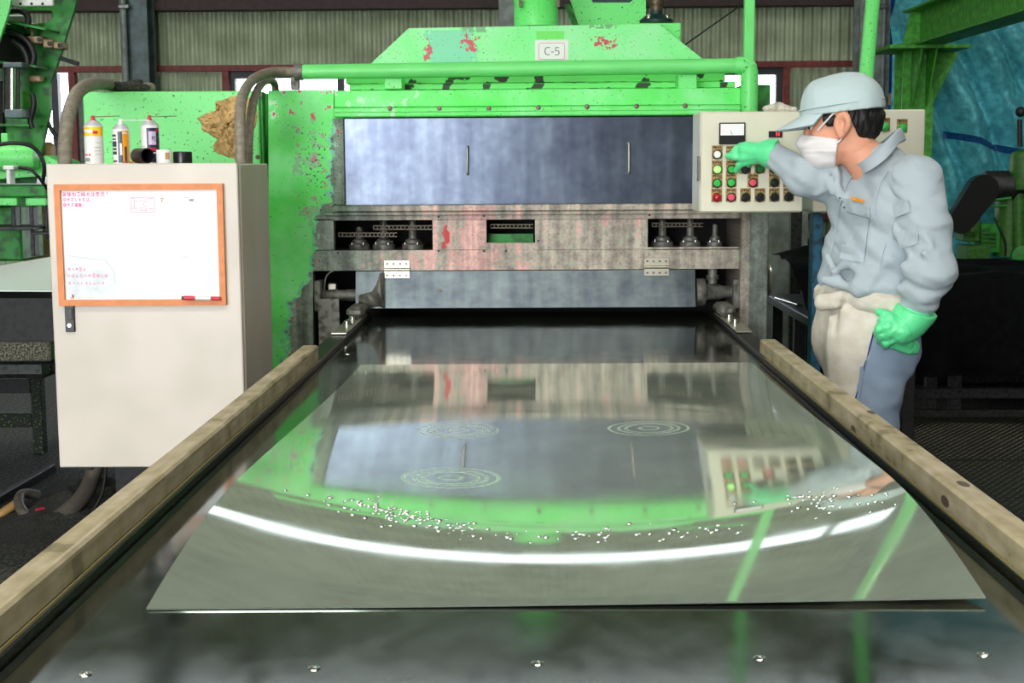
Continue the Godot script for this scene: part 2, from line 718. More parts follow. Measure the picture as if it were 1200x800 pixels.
func make_materials() -> void:
	var soft := ramp_noise(0.012, Color(0.80, 0.79, 0.76), Color(1, 1, 1), 4, 3)
	var clean := ramp_noise(0.008, Color(0.95, 0.95, 0.94), Color(1, 1, 1), 3, 4)
	var grime := ramp_noise(0.015, Color(0.55, 0.54, 0.50), Color(1, 1, 1), 5, 5, 0.15, 0.55)
	var specks := ramp_noise(0.07, Color(0.35, 0.34, 0.30), Color(1, 1, 1), 4, 9, 0.13, 0.20)
	var rough := ramp_noise(0.04, Color(0.35, 0.34, 0.32), Color(1, 1, 1), 5, 11, 0.2, 0.8)
	var cloth := bump_noise(0.30, 2, 21, 3.0)
	var lumps := bump_noise(0.03, 5, 23, 6.0)
	paint("green", Color8(118, 238, 126), 0.42, 0.0, specks, 1.6)
	paint("green_clean", Color8(122, 240, 130), 0.40, 0.0, clean, 1.0)
	paint("green_dark", Color8(44, 150, 52), 0.5, 0.0, grime, 1.5)
	paint("green_old", Color8(88, 184, 64), 0.55, 0.0, soft, 2.5)
	paint("beige", Color8(217, 207, 193), 0.38, 0.0, clean, 0.6)
	paint("cream", Color8(228, 224, 202), 0.38, 0.0, clean, 0.8)
	paint("worn_steel", Color8(128, 126, 118), 0.5, 0.35, grime, 3.0, lumps, 0.15)
	paint("grey_steel", Color8(140, 142, 140), 0.42, 0.8, soft, 3.0)
	paint("dark_steel", Color8(52, 54, 52), 0.5, 0.4, grime, 4.0)
	paint("black_steel", Color8(26, 27, 27), 0.6, 0.1, grime, 3.0)
	paint("cavity", Color8(16, 17, 16), 0.85, 0.0)  # near-black that puts the shade of hollows into the colour
	paint("chrome", Color8(205, 206, 200), 0.22, 1.0)
	paint("hinge_steel", Color8(196, 190, 172), 0.33, 0.9, specks, 9.0)
	paint("bolt", Color8(120, 112, 98), 0.45, 0.7, soft, 9.0)
	paint("rail_metal", Color8(60, 58, 48), 0.42, 0.6, rough, 5.0)
	paint("rag_leather", Color8(216, 182, 122), 0.85, 0.0, soft, 5.0, lumps, 0.2)
	paint("hose_grey", Color8(150, 142, 126), 0.6, 0.0, soft, 6.0)
	paint("rubber_black", Color8(22, 22, 23), 0.5)
	paint("plastic_black", Color8(24, 24, 26), 0.3)
	paint("plastic_white", Color8(238, 238, 234), 0.4)
	paint("plastic_red", Color8(214, 48, 66), 0.4)
	paint("orange_wood", Color8(232, 142, 78), 0.5, 0.0, clean, 5.0)
	paint("enamel", Color8(235, 235, 230), 0.4)
	paint("white_paper", Color8(246, 243, 244), 0.7)
	paint("ink_grey", Color8(120, 112, 110), 0.7)
	paint("ink_pink", Color8(236, 140, 150), 0.7)
	paint("girt_red", Color8(138, 52, 46), 0.55, 0.0, soft, 2.0)
	paint("beam_dark", Color8(58, 34, 32), 0.6, 0.0, soft, 2.0)
	paint("column_blue", Color8(100, 122, 126), 0.5, 0.0, soft, 1.2)
	paint("column_grey", Color8(150, 160, 156), 0.5, 0.0, soft, 1.2)
	paint("corrugated", Color8(188, 202, 172), 0.55, 0.0, soft, 0.5)
	paint("window_frame", Color8(52, 54, 60), 0.5)
	paint("floor_dark", Color8(86, 88, 80), 0.9, 0.0, rough, 2.2, lumps, 0.8)
	paint("dirt", Color8(78, 78, 72), 0.95, 0.0, rough, 5.0, lumps, 1.0)
	paint("hall_wall", Color8(150, 154, 140), 0.8, 0.0, soft, 0.6)
	paint("roof", Color8(150, 156, 142), 0.8, 0.0, soft, 0.4)
	paint("tarp_blue", Color8(112, 216, 226), 0.5, 0.0, ramp_noise(0.03, Color(0.62, 0.70, 0.74), Color(1, 1, 1), 6, 31, 0.2, 0.8), 0.9, bump_noise(0.02, 5, 33, 6.0), 0.5)
	paint("tarp_tape", Color8(24, 84, 150), 0.5, 0.0, grime, 3.0)
	paint("tarp_bright", Color8(40, 130, 205), 0.45, 0.0, grime, 2.0)
	paint("tarp_black", Color8(17, 18, 20), 0.55, 0.0, soft, 2.0, bump_noise(0.02, 4, 35, 5.0), 0.4)
	paint("grating", Color8(118, 116, 88), 0.45, 0.5, rough, 3.0)
	paint("skin", Color8(232, 164, 132), 0.55)
	paint("hair", Color8(24, 20, 20), 0.6, 0.0, rough, 14.0)
	var wp := paint("workwear", Color8(180, 192, 199), 0.85, 0.0, null, 6.0, cloth, 0.25)
	wp.rim_enabled = true
	wp.rim = 0.15
	paint("cap_cloth", Color8(196, 214, 215), 0.85, 0.0, null, 6.0, cloth, 0.2)
	paint("cap_under", Color8(110, 122, 132), 0.85)
	paint("denim", Color8(146, 164, 186), 0.85, 0.0, null, 6.0, cloth, 0.3)
	paint("apron_cloth", Color8(228, 222, 209), 0.9, 0.0, ramp_noise(0.02, Color(0.93, 0.92, 0.89), Color(1, 1, 1), 4, 41), 2.0, cloth, 0.12)
	paint("navy_thread", Color8(50, 48, 120), 0.8)
	paint("orange_thread", Color8(240, 160, 50), 0.8)
	paint("mask_white", Color8(244, 238, 238), 0.85)
	var gl := paint("glove_rubber", Color8(104, 236, 160), 0.35)
	gl.subsurf_scatter_enabled = true
	gl.subsurf_scatter_strength = 0.1
	paint("glove_cotton", Color8(214, 210, 196), 0.9, 0.0, soft, 8.0, cloth, 0.4)
	paint("timber", Color8(172, 152, 118), 0.8, 0.0, grime, 3.0, lumps, 0.5)
	paint("bronze_plate", Color8(176, 140, 84), 0.45, 0.5, grime, 12.0)
	paint("button_green", Color8(24, 110, 52), 0.25)
	paint("button_green_bright", Color8(60, 190, 80), 0.25)
	paint("button_red", Color8(170, 22, 36), 0.2)
	paint("button_pink", Color8(232, 84, 104), 0.3)
	paint("button_white", Color8(250, 248, 240), 0.3)
	paint("blue_post", Color8(32, 96, 124), 0.5, 0.0, grime, 3.0)
	paint("khaki", Color8(150, 140, 90), 0.7, 0.0, soft, 2.0)
	paint("valve_tan", Color8(176, 150, 112), 0.5, 0.2, soft, 8.0)
	paint("teal_metal", Color8(34, 66, 66), 0.45, 0.3, soft, 4.0)
	paint("rust_pipe", Color8(110, 92, 76), 0.5, 0.5, grime, 8.0)
	paint("red_scrap", Color8(226, 66, 40), 0.6)
	paint("dusty", Color8(128, 126, 108), 0.9, 0.0, rough, 5.0, lumps, 0.8)
	paint("pump_green", Color8(62, 120, 40), 0.5, 0.0, soft, 4.0)
	paint("green_flaking", Color8(112, 236, 116), 0.5, 0.0, ramp_noise(0.012, Color(0.30, 0.24, 0.24), Color(1, 1, 1), 5, 19, 0.30, 0.33), 1.2)
	paint("chipped_green", Color8(92, 120, 60), 0.7, 0.0, ramp_noise(0.06, Color(0.14, 0.15, 0.13), Color(0.9, 1.0, 0.6), 3, 66, 0.70, 0.76), 2.0)
	paint("whitened_sheet", Color8(250, 252, 254), 0.25, 0.2)  # near-white stands in for a bright reflection on the steel
	paint("hose_dark", Color8(104, 98, 88), 0.5, 0.0, soft, 6.0)
	paint("copper_end", Color8(190, 150, 92), 0.5, 0.2)
	var glow := paint("lamp_glow", Color8(255, 252, 244), 0.4)
	glow.emission_enabled = true
	glow.emission = Color8(255, 250, 240)
	glow.emission_energy_multiplier = 6.0
	var gg := paint("button_lit_green", Color8(190, 255, 150), 0.3)
	gg.emission_enabled = true
	gg.emission = Color8(150, 255, 110)
	gg.emission_energy_multiplier = 1.1
	var gr := paint("digit_red", Color8(255, 60, 60), 0.3)
	gr.emission_enabled = true
	gr.emission = Color8(255, 50, 60)
	gr.emission_energy_multiplier = 1.0
	var pane := StandardMaterial3D.new()
	pane.resource_name = "window_glass"
	pane.transparency = BaseMaterial3D.TRANSPARENCY_ALPHA
	pane.albedo_color = Color(0.95, 0.98, 1.0, 0.08)
	pane.roughness = 0.05
	M["window_glass"] = pane
	var dusty := pane.duplicate()
	dusty.resource_name = "dusty_glass"
	dusty.albedo_color = Color(0.8, 0.8, 0.7, 0.4)
	M["dusty_glass"] = dusty
	M.tarp_black.metallic_specular = 0.15
	M.tarp_black.roughness = 0.9
	paint("lip_tan", Color8(150, 140, 96), 0.6, 0.2)
	var clear := StandardMaterial3D.new()
	clear.resource_name = "water_drop"
	clear.albedo_color = Color8(220, 226, 220)
	clear.metallic = 1.0
	clear.roughness = 0.08
	M["water_drop"] = clear
	printed("front_paint", front_print(), 0.5, 0.1)
	printed("hood_paint", hood_print(), 0.42, 0.0)
	printed("zinc_panel", zinc_print(640, 160, Color8(84, 91, 104), 7), 0.26, 1.0)
	printed("flap_steel", zinc_print(512, 96, Color8(98, 106, 109), 17), 0.36, 0.9)
	printed("board_print", board_print(), 0.3)
	M["sheet_steel"] = sheet_material()
	M["table_steel"] = table_material()
	M["timber_grain"] = timber_material()

# ------------------------------------------------------------------ prints: paint, wear and writing
func edge_of_paint(v: float) -> float:     # how far right the green paint of the frame plate has survived, by height
	var e := [[95, 395], [136, 391], [200, 389], [232, 388], [242, 371], [275, 369], [312, 364], [335, 348], [350, 338], [375, 332], [400, 329], [440, 326]]
	for k in e.size() - 1:
		if v < e[k + 1][0]:
			return lerpf(e[k][1], e[k + 1][1], clampf((v - e[k][0]) / float(e[k + 1][0] - e[k][0]), 0, 1))
	return 326.0

func front_print() -> Image:
	var w := 1210
	var h := 670
	var a := field(w, h, 0.006, 4, 1)
	var b := field(w, h, 0.03, 4, 2)
	var f := field(w, h, 0.11, 3, 3)
	var s := streaks(w, h, 0.03, 14, 4)
	var data := PackedByteArray()
	data.resize(w * h * 3)
	for y in h:
		var v := 95.0 + y * 0.5
		var bu := edge_of_paint(v)
		var top := v < 137.0
		for x in w:
			var k := y * w + x
			var u := 300.0 + x * 0.5
			var na := a[k] / 255.0 - 0.5
			var nb := b[k] / 255.0 - 0.5
			var nf := f[k] / 255.0 - 0.5
			var ns := s[k] / 255.0 - 0.5
			var r: float
			var g: float
			var l: float
			var edge := u - bu - nb * 20.0 - na * 8.0
			if edge < 0.0 or top:
				r = 118.0 + na * 60.0 + nb * 20.0
				g = 238.0 + na * 12.0
				l = 126.0 + na * 70.0 + nb * 20.0
				if not top and edge > -4.0 + nf * 7.0:       # an older teal coat shows along the edge, with red primer
					r = 120.0
					g = 205.0
					l = 165.0
					if nb > 0.2:
						r = 186.0
						g = 62.0
						l = 72.0
				var worn := 0.0                              # the hard-used zone beside the panel
				if not top:
					worn = clampf(1.0 - absf(u - 366.0) / 26.0, 0, 1) * clampf(1.0 - absf(v - 188.0) / 75.0, 0, 1)
				if worn > 0.0 and nb + na + worn * 0.5 > 0.20:
					r = lerpf(r, 150, 0.55)
					g = lerpf(g, 178, 0.55)
					l = lerpf(l, 150, 0.55)
				if worn > 0.1 and nb - nf * 0.4 > 0.30:
					r = 206
					g = 120
					l = 140
				if nf > 0.36 - worn * 0.19:
					r = 58
					g = 70
					l = 50
				if top and u < 500.0 and nb + ns * 0.5 > 0.26:        # scuffed pale streaks on the head beam
					r = 180
					g = 236
					l = 182
				if top and u < 400.0 and nb > 0.28:
					r = 210
					g = 90
					l = 96
			else:
				var m := 1.0 + ns * 0.55 + nb * 0.35 + nf * 0.22
				r = 176 * m
				g = 165 * m
				l = 150 * m
				if u < 460.0 or u > 872.0:                     # greener, greyer steel at both ends
					var q := clampf((470.0 - u) / 60.0, 0, 1) if u < 600 else 1.0
					r = lerpf(r, 122 * m, q)
					g = lerpf(g, 130 * m, q)
					l = lerpf(l, 120 * m, q)
				# pink primer that shows through round the middle slot
				var pk := clampf(1.0 - absf(u - 560.0) / 85.0, 0, 1) * 0.75
				pk = maxf(pk, clampf(1.0 - absf(u - 720.0) / 60.0, 0, 1) * clampf(1.0 - absf(v - 256.0) / 20.0, 0, 1) * 0.7)
				pk = maxf(pk, clampf(1.0 - absf(u - 470.0) / 50.0, 0, 1) * clampf(1.0 - absf(v - 303.0) / 12.0, 0, 1) * 0.5)
				if v > 238.0 and v < 318.0 and pk > 0.0 and nb * 0.9 + ns * 1.1 + pk * 0.75 > 0.40:
					r = lerpf(r, 196 * m, 0.5)
					g = lerpf(g, 128 * m, 0.5)
					l = lerpf(l, 126 * m, 0.5)
				if v > 260 and v < 288 and absf(u - 519.0 - nb * 8.0) < 2.5 + ns * 6.0:
					r = 196
					g = 50
					l = 44
				if v > 238 and v < 316 and nf + nb * 0.7 > 0.40:
					r = 120
					g = 186
					l = 130
				if nf < -0.39:
					r *= 0.5
					g *= 0.5
					l *= 0.5
				if u < bu + 40.0 and v < 250.0:                # the grey strip at the panel's left
					r = 108 * m
					g = 128 * m
					l = 108 * m
					if nf > 0.24:
						r = 60
						g = 58
						l = 46
			data[k * 3] = clampi(int(r), 0, 255)
			data[k * 3 + 1] = clampi(int(g), 0, 255)
			data[k * 3 + 2] = clampi(int(l), 0, 255)
	return Image.create_from_data(w, h, false, Image.FORMAT_RGB8, data)

func hood_print() -> Image:                 # the hood's front: photo columns 425 to 830, rows 22 to 104
	var w := 810
	var h := 164
	var a := field(w, h, 0.008, 4, 51)
	var b := field(w, h, 0.05, 4, 52)
	var f := field(w, h, 0.16, 3, 53)
	var data := PackedByteArray()
	data.resize(w * h * 3)
	for y in h:
		var v := 22.0 + y * 0.5
		for x in w:
			var k := y * w + x
			var u := 425.0 + x * 0.5
			var na := a[k] / 255.0 - 0.5
			var nb := b[k] / 255.0 - 0.5
			var nf := f[k] / 255.0 - 0.5
			var r := 144.0 + na * 40.0
			var g := 244.0
			var l := 156.0 + na * 40.0
			if u > 500.0 - nb * 16.0 and u < 556.0 + nb * 24.0 and v > 34.0:     # an older mint coat
				r = 128
				g = 222
				l = 176
			if u > 628.0 and u < 661.0 and v > 36.0 and v < 46.0:
				r = 110
				g = 232
				l = 90
			var red := maxf(clampf(1.0 - Vector2((u - 550.0) / 14.0, (v - 48.0) / 13.0).length(), 0, 1), clampf(1.0 - Vector2((u - 501.0) / 6.0, (v - 60.0) / 17.0).length(), 0, 1))
			red = maxf(red, clampf(1.0 - Vector2((u - 707.0) / 17.0, (v - 50.0) / 9.0).length(), 0, 1))
			if red > 0.0 and nb * 1.1 + nf * 0.6 + red * 0.55 > 0.24:
				r = 214
				g = 72
				l = 84
			if (v < 37.0 and u > 540.0 and u < 570.0 and nb > -0.05) or (v < 34.0 and u > 690.0 and u < 722.0 and nb > -0.1):
				r = 120
				g = 176
				l = 124
			if nf > 0.36:
				r = 70
				g = 92
				l = 66
			data[k * 3] = clampi(int(r), 0, 255)
			data[k * 3 + 1] = clampi(int(g), 0, 255)
			data[k * 3 + 2] = clampi(int(l), 0, 255)
	return Image.create_from_data(w, h, false, Image.FORMAT_RGB8, data)

func zinc_print(w: int, h: int, base: Color, sd: int) -> Image:    # brushed and stained sheet metal
	var a := field(w, h, 0.012, 5, sd)
	var b := field(w, h, 0.05, 4, sd + 1)
	var s := streaks(w, h, 0.035, 10, sd + 2)
	var data := PackedByteArray()
	data.resize(w * h * 3)
	for k in w * h:
		var m := 1.0 + (s[k] / 255.0 - 0.5) * 0.42 + (a[k] / 255.0 - 0.5) * 0.42 + (b[k] / 255.0 - 0.5) * 0.22
		m = 1.0 + (m - 1.0) * 0.55
		data[k * 3] = clampi(int(base.r8 * m), 0, 255)
		data[k * 3 + 1] = clampi(int(base.g8 * m), 0, 255)
		data[k * 3 + 2] = clampi(int(base.b8 * (m * 0.8 + 0.2)), 0, 255)
	return Image.create_from_data(w, h, false, Image.FORMAT_RGB8, data)

func sheet_material() -> StandardMaterial3D:          # polished stainless steel with the round marks of suction cups
	var w := 512
	var h := 1024
	var a := field(w, h, 0.01, 4, 61)
	var rings := [[0.305, 0.47], [0.32, 0.686], [0.67, 0.465]]    # across from the left, down from the far edge
	var col := PackedByteArray()
	col.resize(w * h * 3)
	var ro := PackedByteArray()
	ro.resize(w * h)
	for y in h:
		for x in w:
			var k := y * w + x
			var n := a[k] / 255.0 - 0.5
			var m := 212.0 + n * 14.0
			var q := 15.0 + n * 16.0
			for c in rings:
				var d := Vector2((float(x) / w - c[0]) * 1.0, (float(y) / h - c[1]) * 2.0).length()
				if d < 0.085:
					for rr: float in [0.018, 0.045, 0.058, 0.076]:
						var e := absf(d - rr - n * 0.006)
						if e < 0.004:
							q += 90.0 * (1.0 - e / 0.004)
							m = minf(m + 25.0, 240.0)
			col[k * 3] = clampi(int(m - 8), 0, 255)
			col[k * 3 + 1] = clampi(int(m + 4), 0, 255)
			col[k * 3 + 2] = clampi(int(m - 14), 0, 255)
			ro[k] = clampi(int(q), 0, 255)
	var mat := printed("sheet_steel", Image.create_from_data(w, h, false, Image.FORMAT_RGB8, col), 1.0, 0.72)
	mat.roughness_texture = ImageTexture.create_from_image(Image.create_from_data(w, h, false, Image.FORMAT_L8, ro))
	mat.roughness_texture_channel = BaseMaterial3D.TEXTURE_CHANNEL_GRAYSCALE
	return mat

func table_material() -> StandardMaterial3D:          # dark, oily steel that mirrors dimly, scuffed by the sheets drawn over it
	var w := 640
	var h := 1400
	var a := field(w, h, 0.006, 5, 71)
	var b := field(w, h, 0.03, 4, 72)
	var f := field(w, h, 0.12, 3, 73)
	var col := PackedByteArray()
	col.resize(w * h * 3)
	var ro := PackedByteArray()
	ro.resize(w * h)
	for k in w * h:
		var n := a[k] / 255.0 - 0.5
		var m := b[k] / 255.0 - 0.5
		var g := 92.0 + n * 24.0 + m * 14.0
		if f[k] > 205:
			g += 14.0
		col[k * 3] = clampi(int(g), 0, 255)
		col[k * 3 + 1] = clampi(int(g + 6), 0, 255)
		col[k * 3 + 2] = clampi(int(g - 4), 0, 255)
		ro[k] = clampi(int(26.0 + n * 20.0 + m * 14.0), 8, 255)
	var im := Image.create_from_data(w, h, false, Image.FORMAT_RGB8, col)
	for c: Array in [[345, 1270, 52, -0.4, 2.4], [150, 1265, 40, -1.6, 0.9]]:    # faint curved scuffs
		var p := PackedVector2Array()
		for s in 24:
			var t: float = lerpf(c[3], c[4], s / 23.0) + PI * 0.5
			p.append(Vector2(c[0] + cos(t) * c[2] * 0.7, c[1] + sin(t) * c[2]))
		for s in 22:
			stroke(im, PackedVector2Array([p[s] + Vector2(-3, 0), p[s] + Vector2(3, 1)]), 1.6, Color(0.72, 0.72, 0.62, 0.7))
	var mat := printed("table_steel", im, 1.0, 0.85)
	mat.roughness_texture = ImageTexture.create_from_image(Image.create_from_data(w, h, false, Image.FORMAT_L8, ro))
	mat.roughness_texture_channel = BaseMaterial3D.TEXTURE_CHANNEL_GRAYSCALE
	return mat

func timber_material() -> StandardMaterial3D:         # weathered square timber: grain along the length, knots, oil stains
	var w := 2048
	var h := 64
	var g := field(w / 8, h, 0.07, 4, 81)
	var gi := Image.create_from_data(w / 8, h, false, Image.FORMAT_L8, g)
	gi.resize(w, h, Image.INTERPOLATE_CUBIC)
	g = gi.get_data()
	var b := field(w, h, 0.012, 5, 82)
	var data := PackedByteArray()
	data.resize(w * h * 3)
	for k in w * h:
		var n := g[k] / 255.0 - 0.5
		var m := b[k] / 255.0 - 0.5
		var q := 1.0 + n * 0.16 + m * 0.28
		if m < -0.3:
			q *= 0.85
		data[k * 3] = clampi(int(164 * q), 0, 255)
		data[k * 3 + 1] = clampi(int(152 * q), 0, 255)
		data[k * 3 + 2] = clampi(int((122 + m * 20.0) * q), 0, 255)
	var im := Image.create_from_data(w, h, false, Image.FORMAT_RGB8, data)
	for x: int in [230, 690, 1020, 1440, 1800]:
		for rr in 3:
			var p := PackedVector2Array()
			for s in 17:
				p.append(Vector2(x + cos(TAU * s / 16) * (5 + rr * 4), 14 + (x % 23) + sin(TAU * s / 16) * (1.5 + rr * 1.5)))
			stroke(im, p, 3.0, Color(0.32, 0.26, 0.2, 0.8))
	var mat := printed("timber_grain", im, 0.75)
	mat.texture_repeat = true
	return mat

func board_print() -> Image:                          # the notes on the whiteboard; columns 72 to 259, rows 222 to 352, five dots to a photo pixel
	var im := Image.create(935, 650, false, Image.FORMAT_RGB8)
	im.fill(Color8(229, 234, 235))
	var smear := field(935, 650, 0.012, 5, 91)
	for y in 650:
		for x in 935:
			var low := clampf((y - 380) / 120.0, 0, 1) * clampf((330 - x) / 90.0, 0, 1)
			var up := clampf((130 - y) / 40.0, 0, 1) * clampf((220 - x) / 90.0, 0, 1)
			var box := 1.0 if x > 400 and x < 580 and y > 30 and y < 150 else 0.0
			var d := (low + up * 0.7 + box * 0.5) * (smear[y * 935 + x] / 255.0) * 0.12
			if d > 0.0:
				im.set_pixel(x, y, Color(0.898 - d, 0.918 - d, 0.922 - d))
	var red := Color8(222, 40, 110, 235)
	var faint := Color8(222, 96, 140, 200)
	# each sign: strokes as runs of x, y in a box of 10 by 10
	var kana := {
		"new": [[1, 1, 5, 1], [3, 0, 3, 1], [0, 3, 5, 3], [0, 6, 5, 6], [3, 4, 3, 10], [2, 7, 0, 9], [9, 0, 6, 2, 6, 6, 5, 9], [6, 4, 10, 4], [8, 4, 8, 10]],
		"plate": [[0, 3, 4, 3], [2, 0, 2, 10], [2, 4, 0, 7], [5, 1, 10, 1], [5, 1, 5, 6, 4, 9], [5, 4, 9, 4, 5, 10], [6, 5, 10, 10]],
		"add": [[0, 3, 5, 3, 5, 9, 4, 9], [3, 0, 2, 6, 0, 9], [6, 3, 10, 3, 10, 9, 6, 9, 6, 3]],
		"work": [[1, 1, 9, 1], [5, 1, 5, 9], [0, 9, 10, 9]],
		"time": [[0, 2, 3, 2, 3, 8, 0, 8, 0, 2], [0, 5, 3, 5], [5, 2, 9, 2], [7, 0, 7, 5], [4, 5, 10, 5], [4, 7, 10, 7], [8, 5, 8, 10, 7, 10], [5, 8, 6, 9]],
		"no": [[5, 2, 4, 7, 2, 8, 1, 5, 4, 2, 8, 3, 9, 6, 6, 9]],
		"note": [[1, 1, 2, 2], [0, 4, 1, 5], [0, 9, 2, 6], [6, 0, 7, 1], [4, 3, 10, 3], [7, 3, 7, 9], [4, 6, 10, 6], [3, 9, 10, 9]],
		"mind": [[5, 0, 5, 1], [1, 1, 9, 1], [0, 3, 10, 3], [3, 4, 7, 4, 7, 7, 3, 7, 3, 4], [3, 5, 7, 5], [1, 8, 0, 10], [3, 8, 4, 10, 7, 10], [9, 8, 10, 9]],
		"point": [[5, 0, 5, 3], [5, 1, 9, 1], [2, 3, 8, 3, 8, 6, 2, 6, 2, 3], [1, 8, 0, 10], [4, 8, 4, 10], [6, 8, 7, 10], [9, 8, 10, 10]],
		"!": [[5, 0, 5, 6], [5, 9, 5, 10]],
		"one": [[5, 0, 9, 2, 10, 5, 8, 9, 5, 10, 2, 9, 0, 5, 2, 1, 5, 0], [5, 3, 5, 8]],
		"two": [[5, 0, 9, 2, 10, 5, 8, 9, 5, 10, 2, 9, 0, 5, 2, 1, 5, 0], [3, 4, 5, 3, 7, 5, 3, 8, 7, 8]],
		"ki": [[1, 3, 9, 2], [1, 6, 9, 5], [4, 0, 6, 10]],
		"zu": [[1, 1, 8, 1, 1, 10], [5, 6, 9, 10], [8, 0, 9, 1]],
		"sure": [[0, 1, 4, 1], [2, 1, 0, 6], [1, 5, 4, 5, 4, 9, 1, 9, 1, 5], [5, 2, 10, 2], [7, 0, 5, 6], [6, 4, 6, 10], [6, 5, 10, 5], [6, 7, 10, 7], [6, 10, 10, 10], [8, 3, 8, 10]],
		"accept": [[0, 1, 4, 1], [0, 3, 4, 3], [0, 5, 4, 5], [0, 7, 4, 7, 4, 10, 0, 10, 0, 7], [6, 2, 9, 2, 7, 6], [5, 4, 10, 6], [6, 7, 5, 10], [7, 7, 8, 10, 10, 9]],
		"shi": [[3, 0, 3, 8, 6, 10, 9, 8]],
		"wo": [[1, 2, 9, 2], [5, 0, 2, 6, 6, 5, 6, 8], [9, 4, 4, 8, 5, 10, 9, 10]],
		"ha": [[1, 1, 1, 9], [4, 3, 10, 3], [7, 0, 7, 8, 5, 10, 4, 8, 7, 7, 10, 10]],
		"ru": [[2, 1, 8, 1, 2, 6, 6, 4, 9, 7, 6, 10, 4, 8]],
		"he": [[0, 6, 3, 3, 10, 8]],
		"n": [[5, 0, 1, 10, 4, 6, 6, 10, 10, 7]],
		"day": [[2, 0, 8, 0, 8, 10, 2, 10, 2, 0], [2, 5, 8, 5]],
		".": [[2, 9, 3, 10]],
	}
	var lines := [
		[10, 10, 21.0, 28.5, red, 3.6, ["new", "plate", "add", "work", "time", "no", "note", "mind", "point", "!"]],
		[12, 44, 17.0, 23.0, red, 3.2, ["one", "ki", "zu", "shi", "ki", "ru", "ha", "."]],
		[12, 74, 17.0, 23.0, red, 3.2, ["two", "ki", "zu", "sure", "accept", "."]],
		[22, 458, 15.0, 23.0, faint, 3.2, ["wo", "he", "ki", "day", "n"]],
		[18, 496, 17.0, 25.0, faint, 3.2, ["he", "ha", "n", "shi", "he", "no", "day", "add", "shi", "ha"]],
		[22, 542, 15.0, 25.0, faint, 2.8, ["wo", "he", "he", "shi", "ru", "n", "n", "he", "ru"]],
	]
	for l: Array in lines:
		for k in l[6].size():
			for st: Array in kana[l[6][k]]:
				var p := PackedVector2Array()
				for m in range(0, st.size(), 2):
					p.append(Vector2(l[0] + k * l[3] + st[m] * l[2] * 0.1 + rng.randf_range(-0.8, 0.8), l[1] + st[m + 1] * l[2] * 0.12 + rng.randf_range(-0.8, 0.8)))
				stroke(im, p, l[5], l[4])
	# a little sketch with captions, and two torn stickers
	for q: Array in [[415, 44, 560, 44, 556, 128, 418, 132, 415, 44], [438, 62, 438, 100], [430, 62, 446, 62], [430, 100, 446, 100], [500, 70, 492, 82, 500, 94, 512, 98], [446, 66, 520, 66], [420, 108, 452, 108], [520, 108, 552, 112], [470, 106, 510, 106, 510, 120, 470, 120, 470, 106], [420, 50, 446, 50], [520, 50, 552, 50]]:
		var p := PackedVector2Array()
		for m in range(0, q.size(), 2):
			p.append(Vector2(q[m], q[m + 1]))
		stroke(im, p, 3.0, faint)
	im.fill_rect(Rect2i(596, 46, 20, 10), Color8(214, 130, 120))
	im.fill_rect(Rect2i(598, 58, 10, 14), Color8(150, 140, 90))
	im.fill_rect(Rect2i(740, 44, 28, 4), Color8(228, 140, 160))
	im.fill_rect(Rect2i(768, 54, 26, 14), Color8(120, 110, 96))
	im.fill_rect(Rect2i(40, 620, 12, 16), Color8(70, 50, 50))
	im.fill_rect(Rect2i(30, 636, 22, 8), Color8(232, 120, 90))
	stroke(im, PackedVector2Array([Vector2(706, 402), Vector2(750, 394)]), 3.0, Color8(170, 172, 170, 160))
	stroke(im, PackedVector2Array([Vector2(20, 385), Vector2(120, 400), Vector2(250, 415), Vector2(300, 480), Vector2(305, 560)]), 6.0, Color8(196, 204, 200, 140))
	return im

# ------------------------------------------------------------------ the hall
const REAR := -11.0

func corrugated(x0: float, x1: float, y0: float, y1: float) -> Shape:
	var g := Shape.new()
	var pitch := 0.069
	var n := int((x1 - x0) / pitch * 8.0)
	g.grid(n, 1, func(s: float, t: float) -> Vector3:
		var x := lerpf(x0, x1, s)
		return Vector3(x, lerpf(y0, y1, t), REAR + s * 0.006 + 0.013 * clampf(1.6 * cos(TAU * x / pitch), -1.0, 1.0)), 0.002)
	return g

func glazed(called: String, x0: float, x1: float, y0: float, y1: float, panes: int, posts: Material, glass: Material = null) -> void:
	var g := Shape.new()
	var f := 0.05
	var z := REAR - 0.02
	g.span(Vector3(x0, y0, z - 0.04), Vector3(x1, y0 + f, z + 0.04))
	g.span(Vector3(x0, y1 - f, z - 0.04), Vector3(x1, y1, z + 0.04))
	for k in panes + 1:
		var x := lerpf(x0, x1 - f, float(k) / panes)
		g.span(Vector3(x, y0 + f, z - 0.035), Vector3(x + f, y1 - f, z + 0.035))
	var o := structure(called, g, posts)
	for k in panes:
		g = Shape.new()
		var xa := lerpf(x0, x1 - f, float(k) / panes) + f
		var xb := lerpf(x0, x1 - f, float(k + 1) / panes)
		g.span(Vector3(xa, y0 + f, z - 0.003), Vector3(xb, y1 - f, z + 0.003))
		part("pane", g, glass if glass else M.window_glass, o)

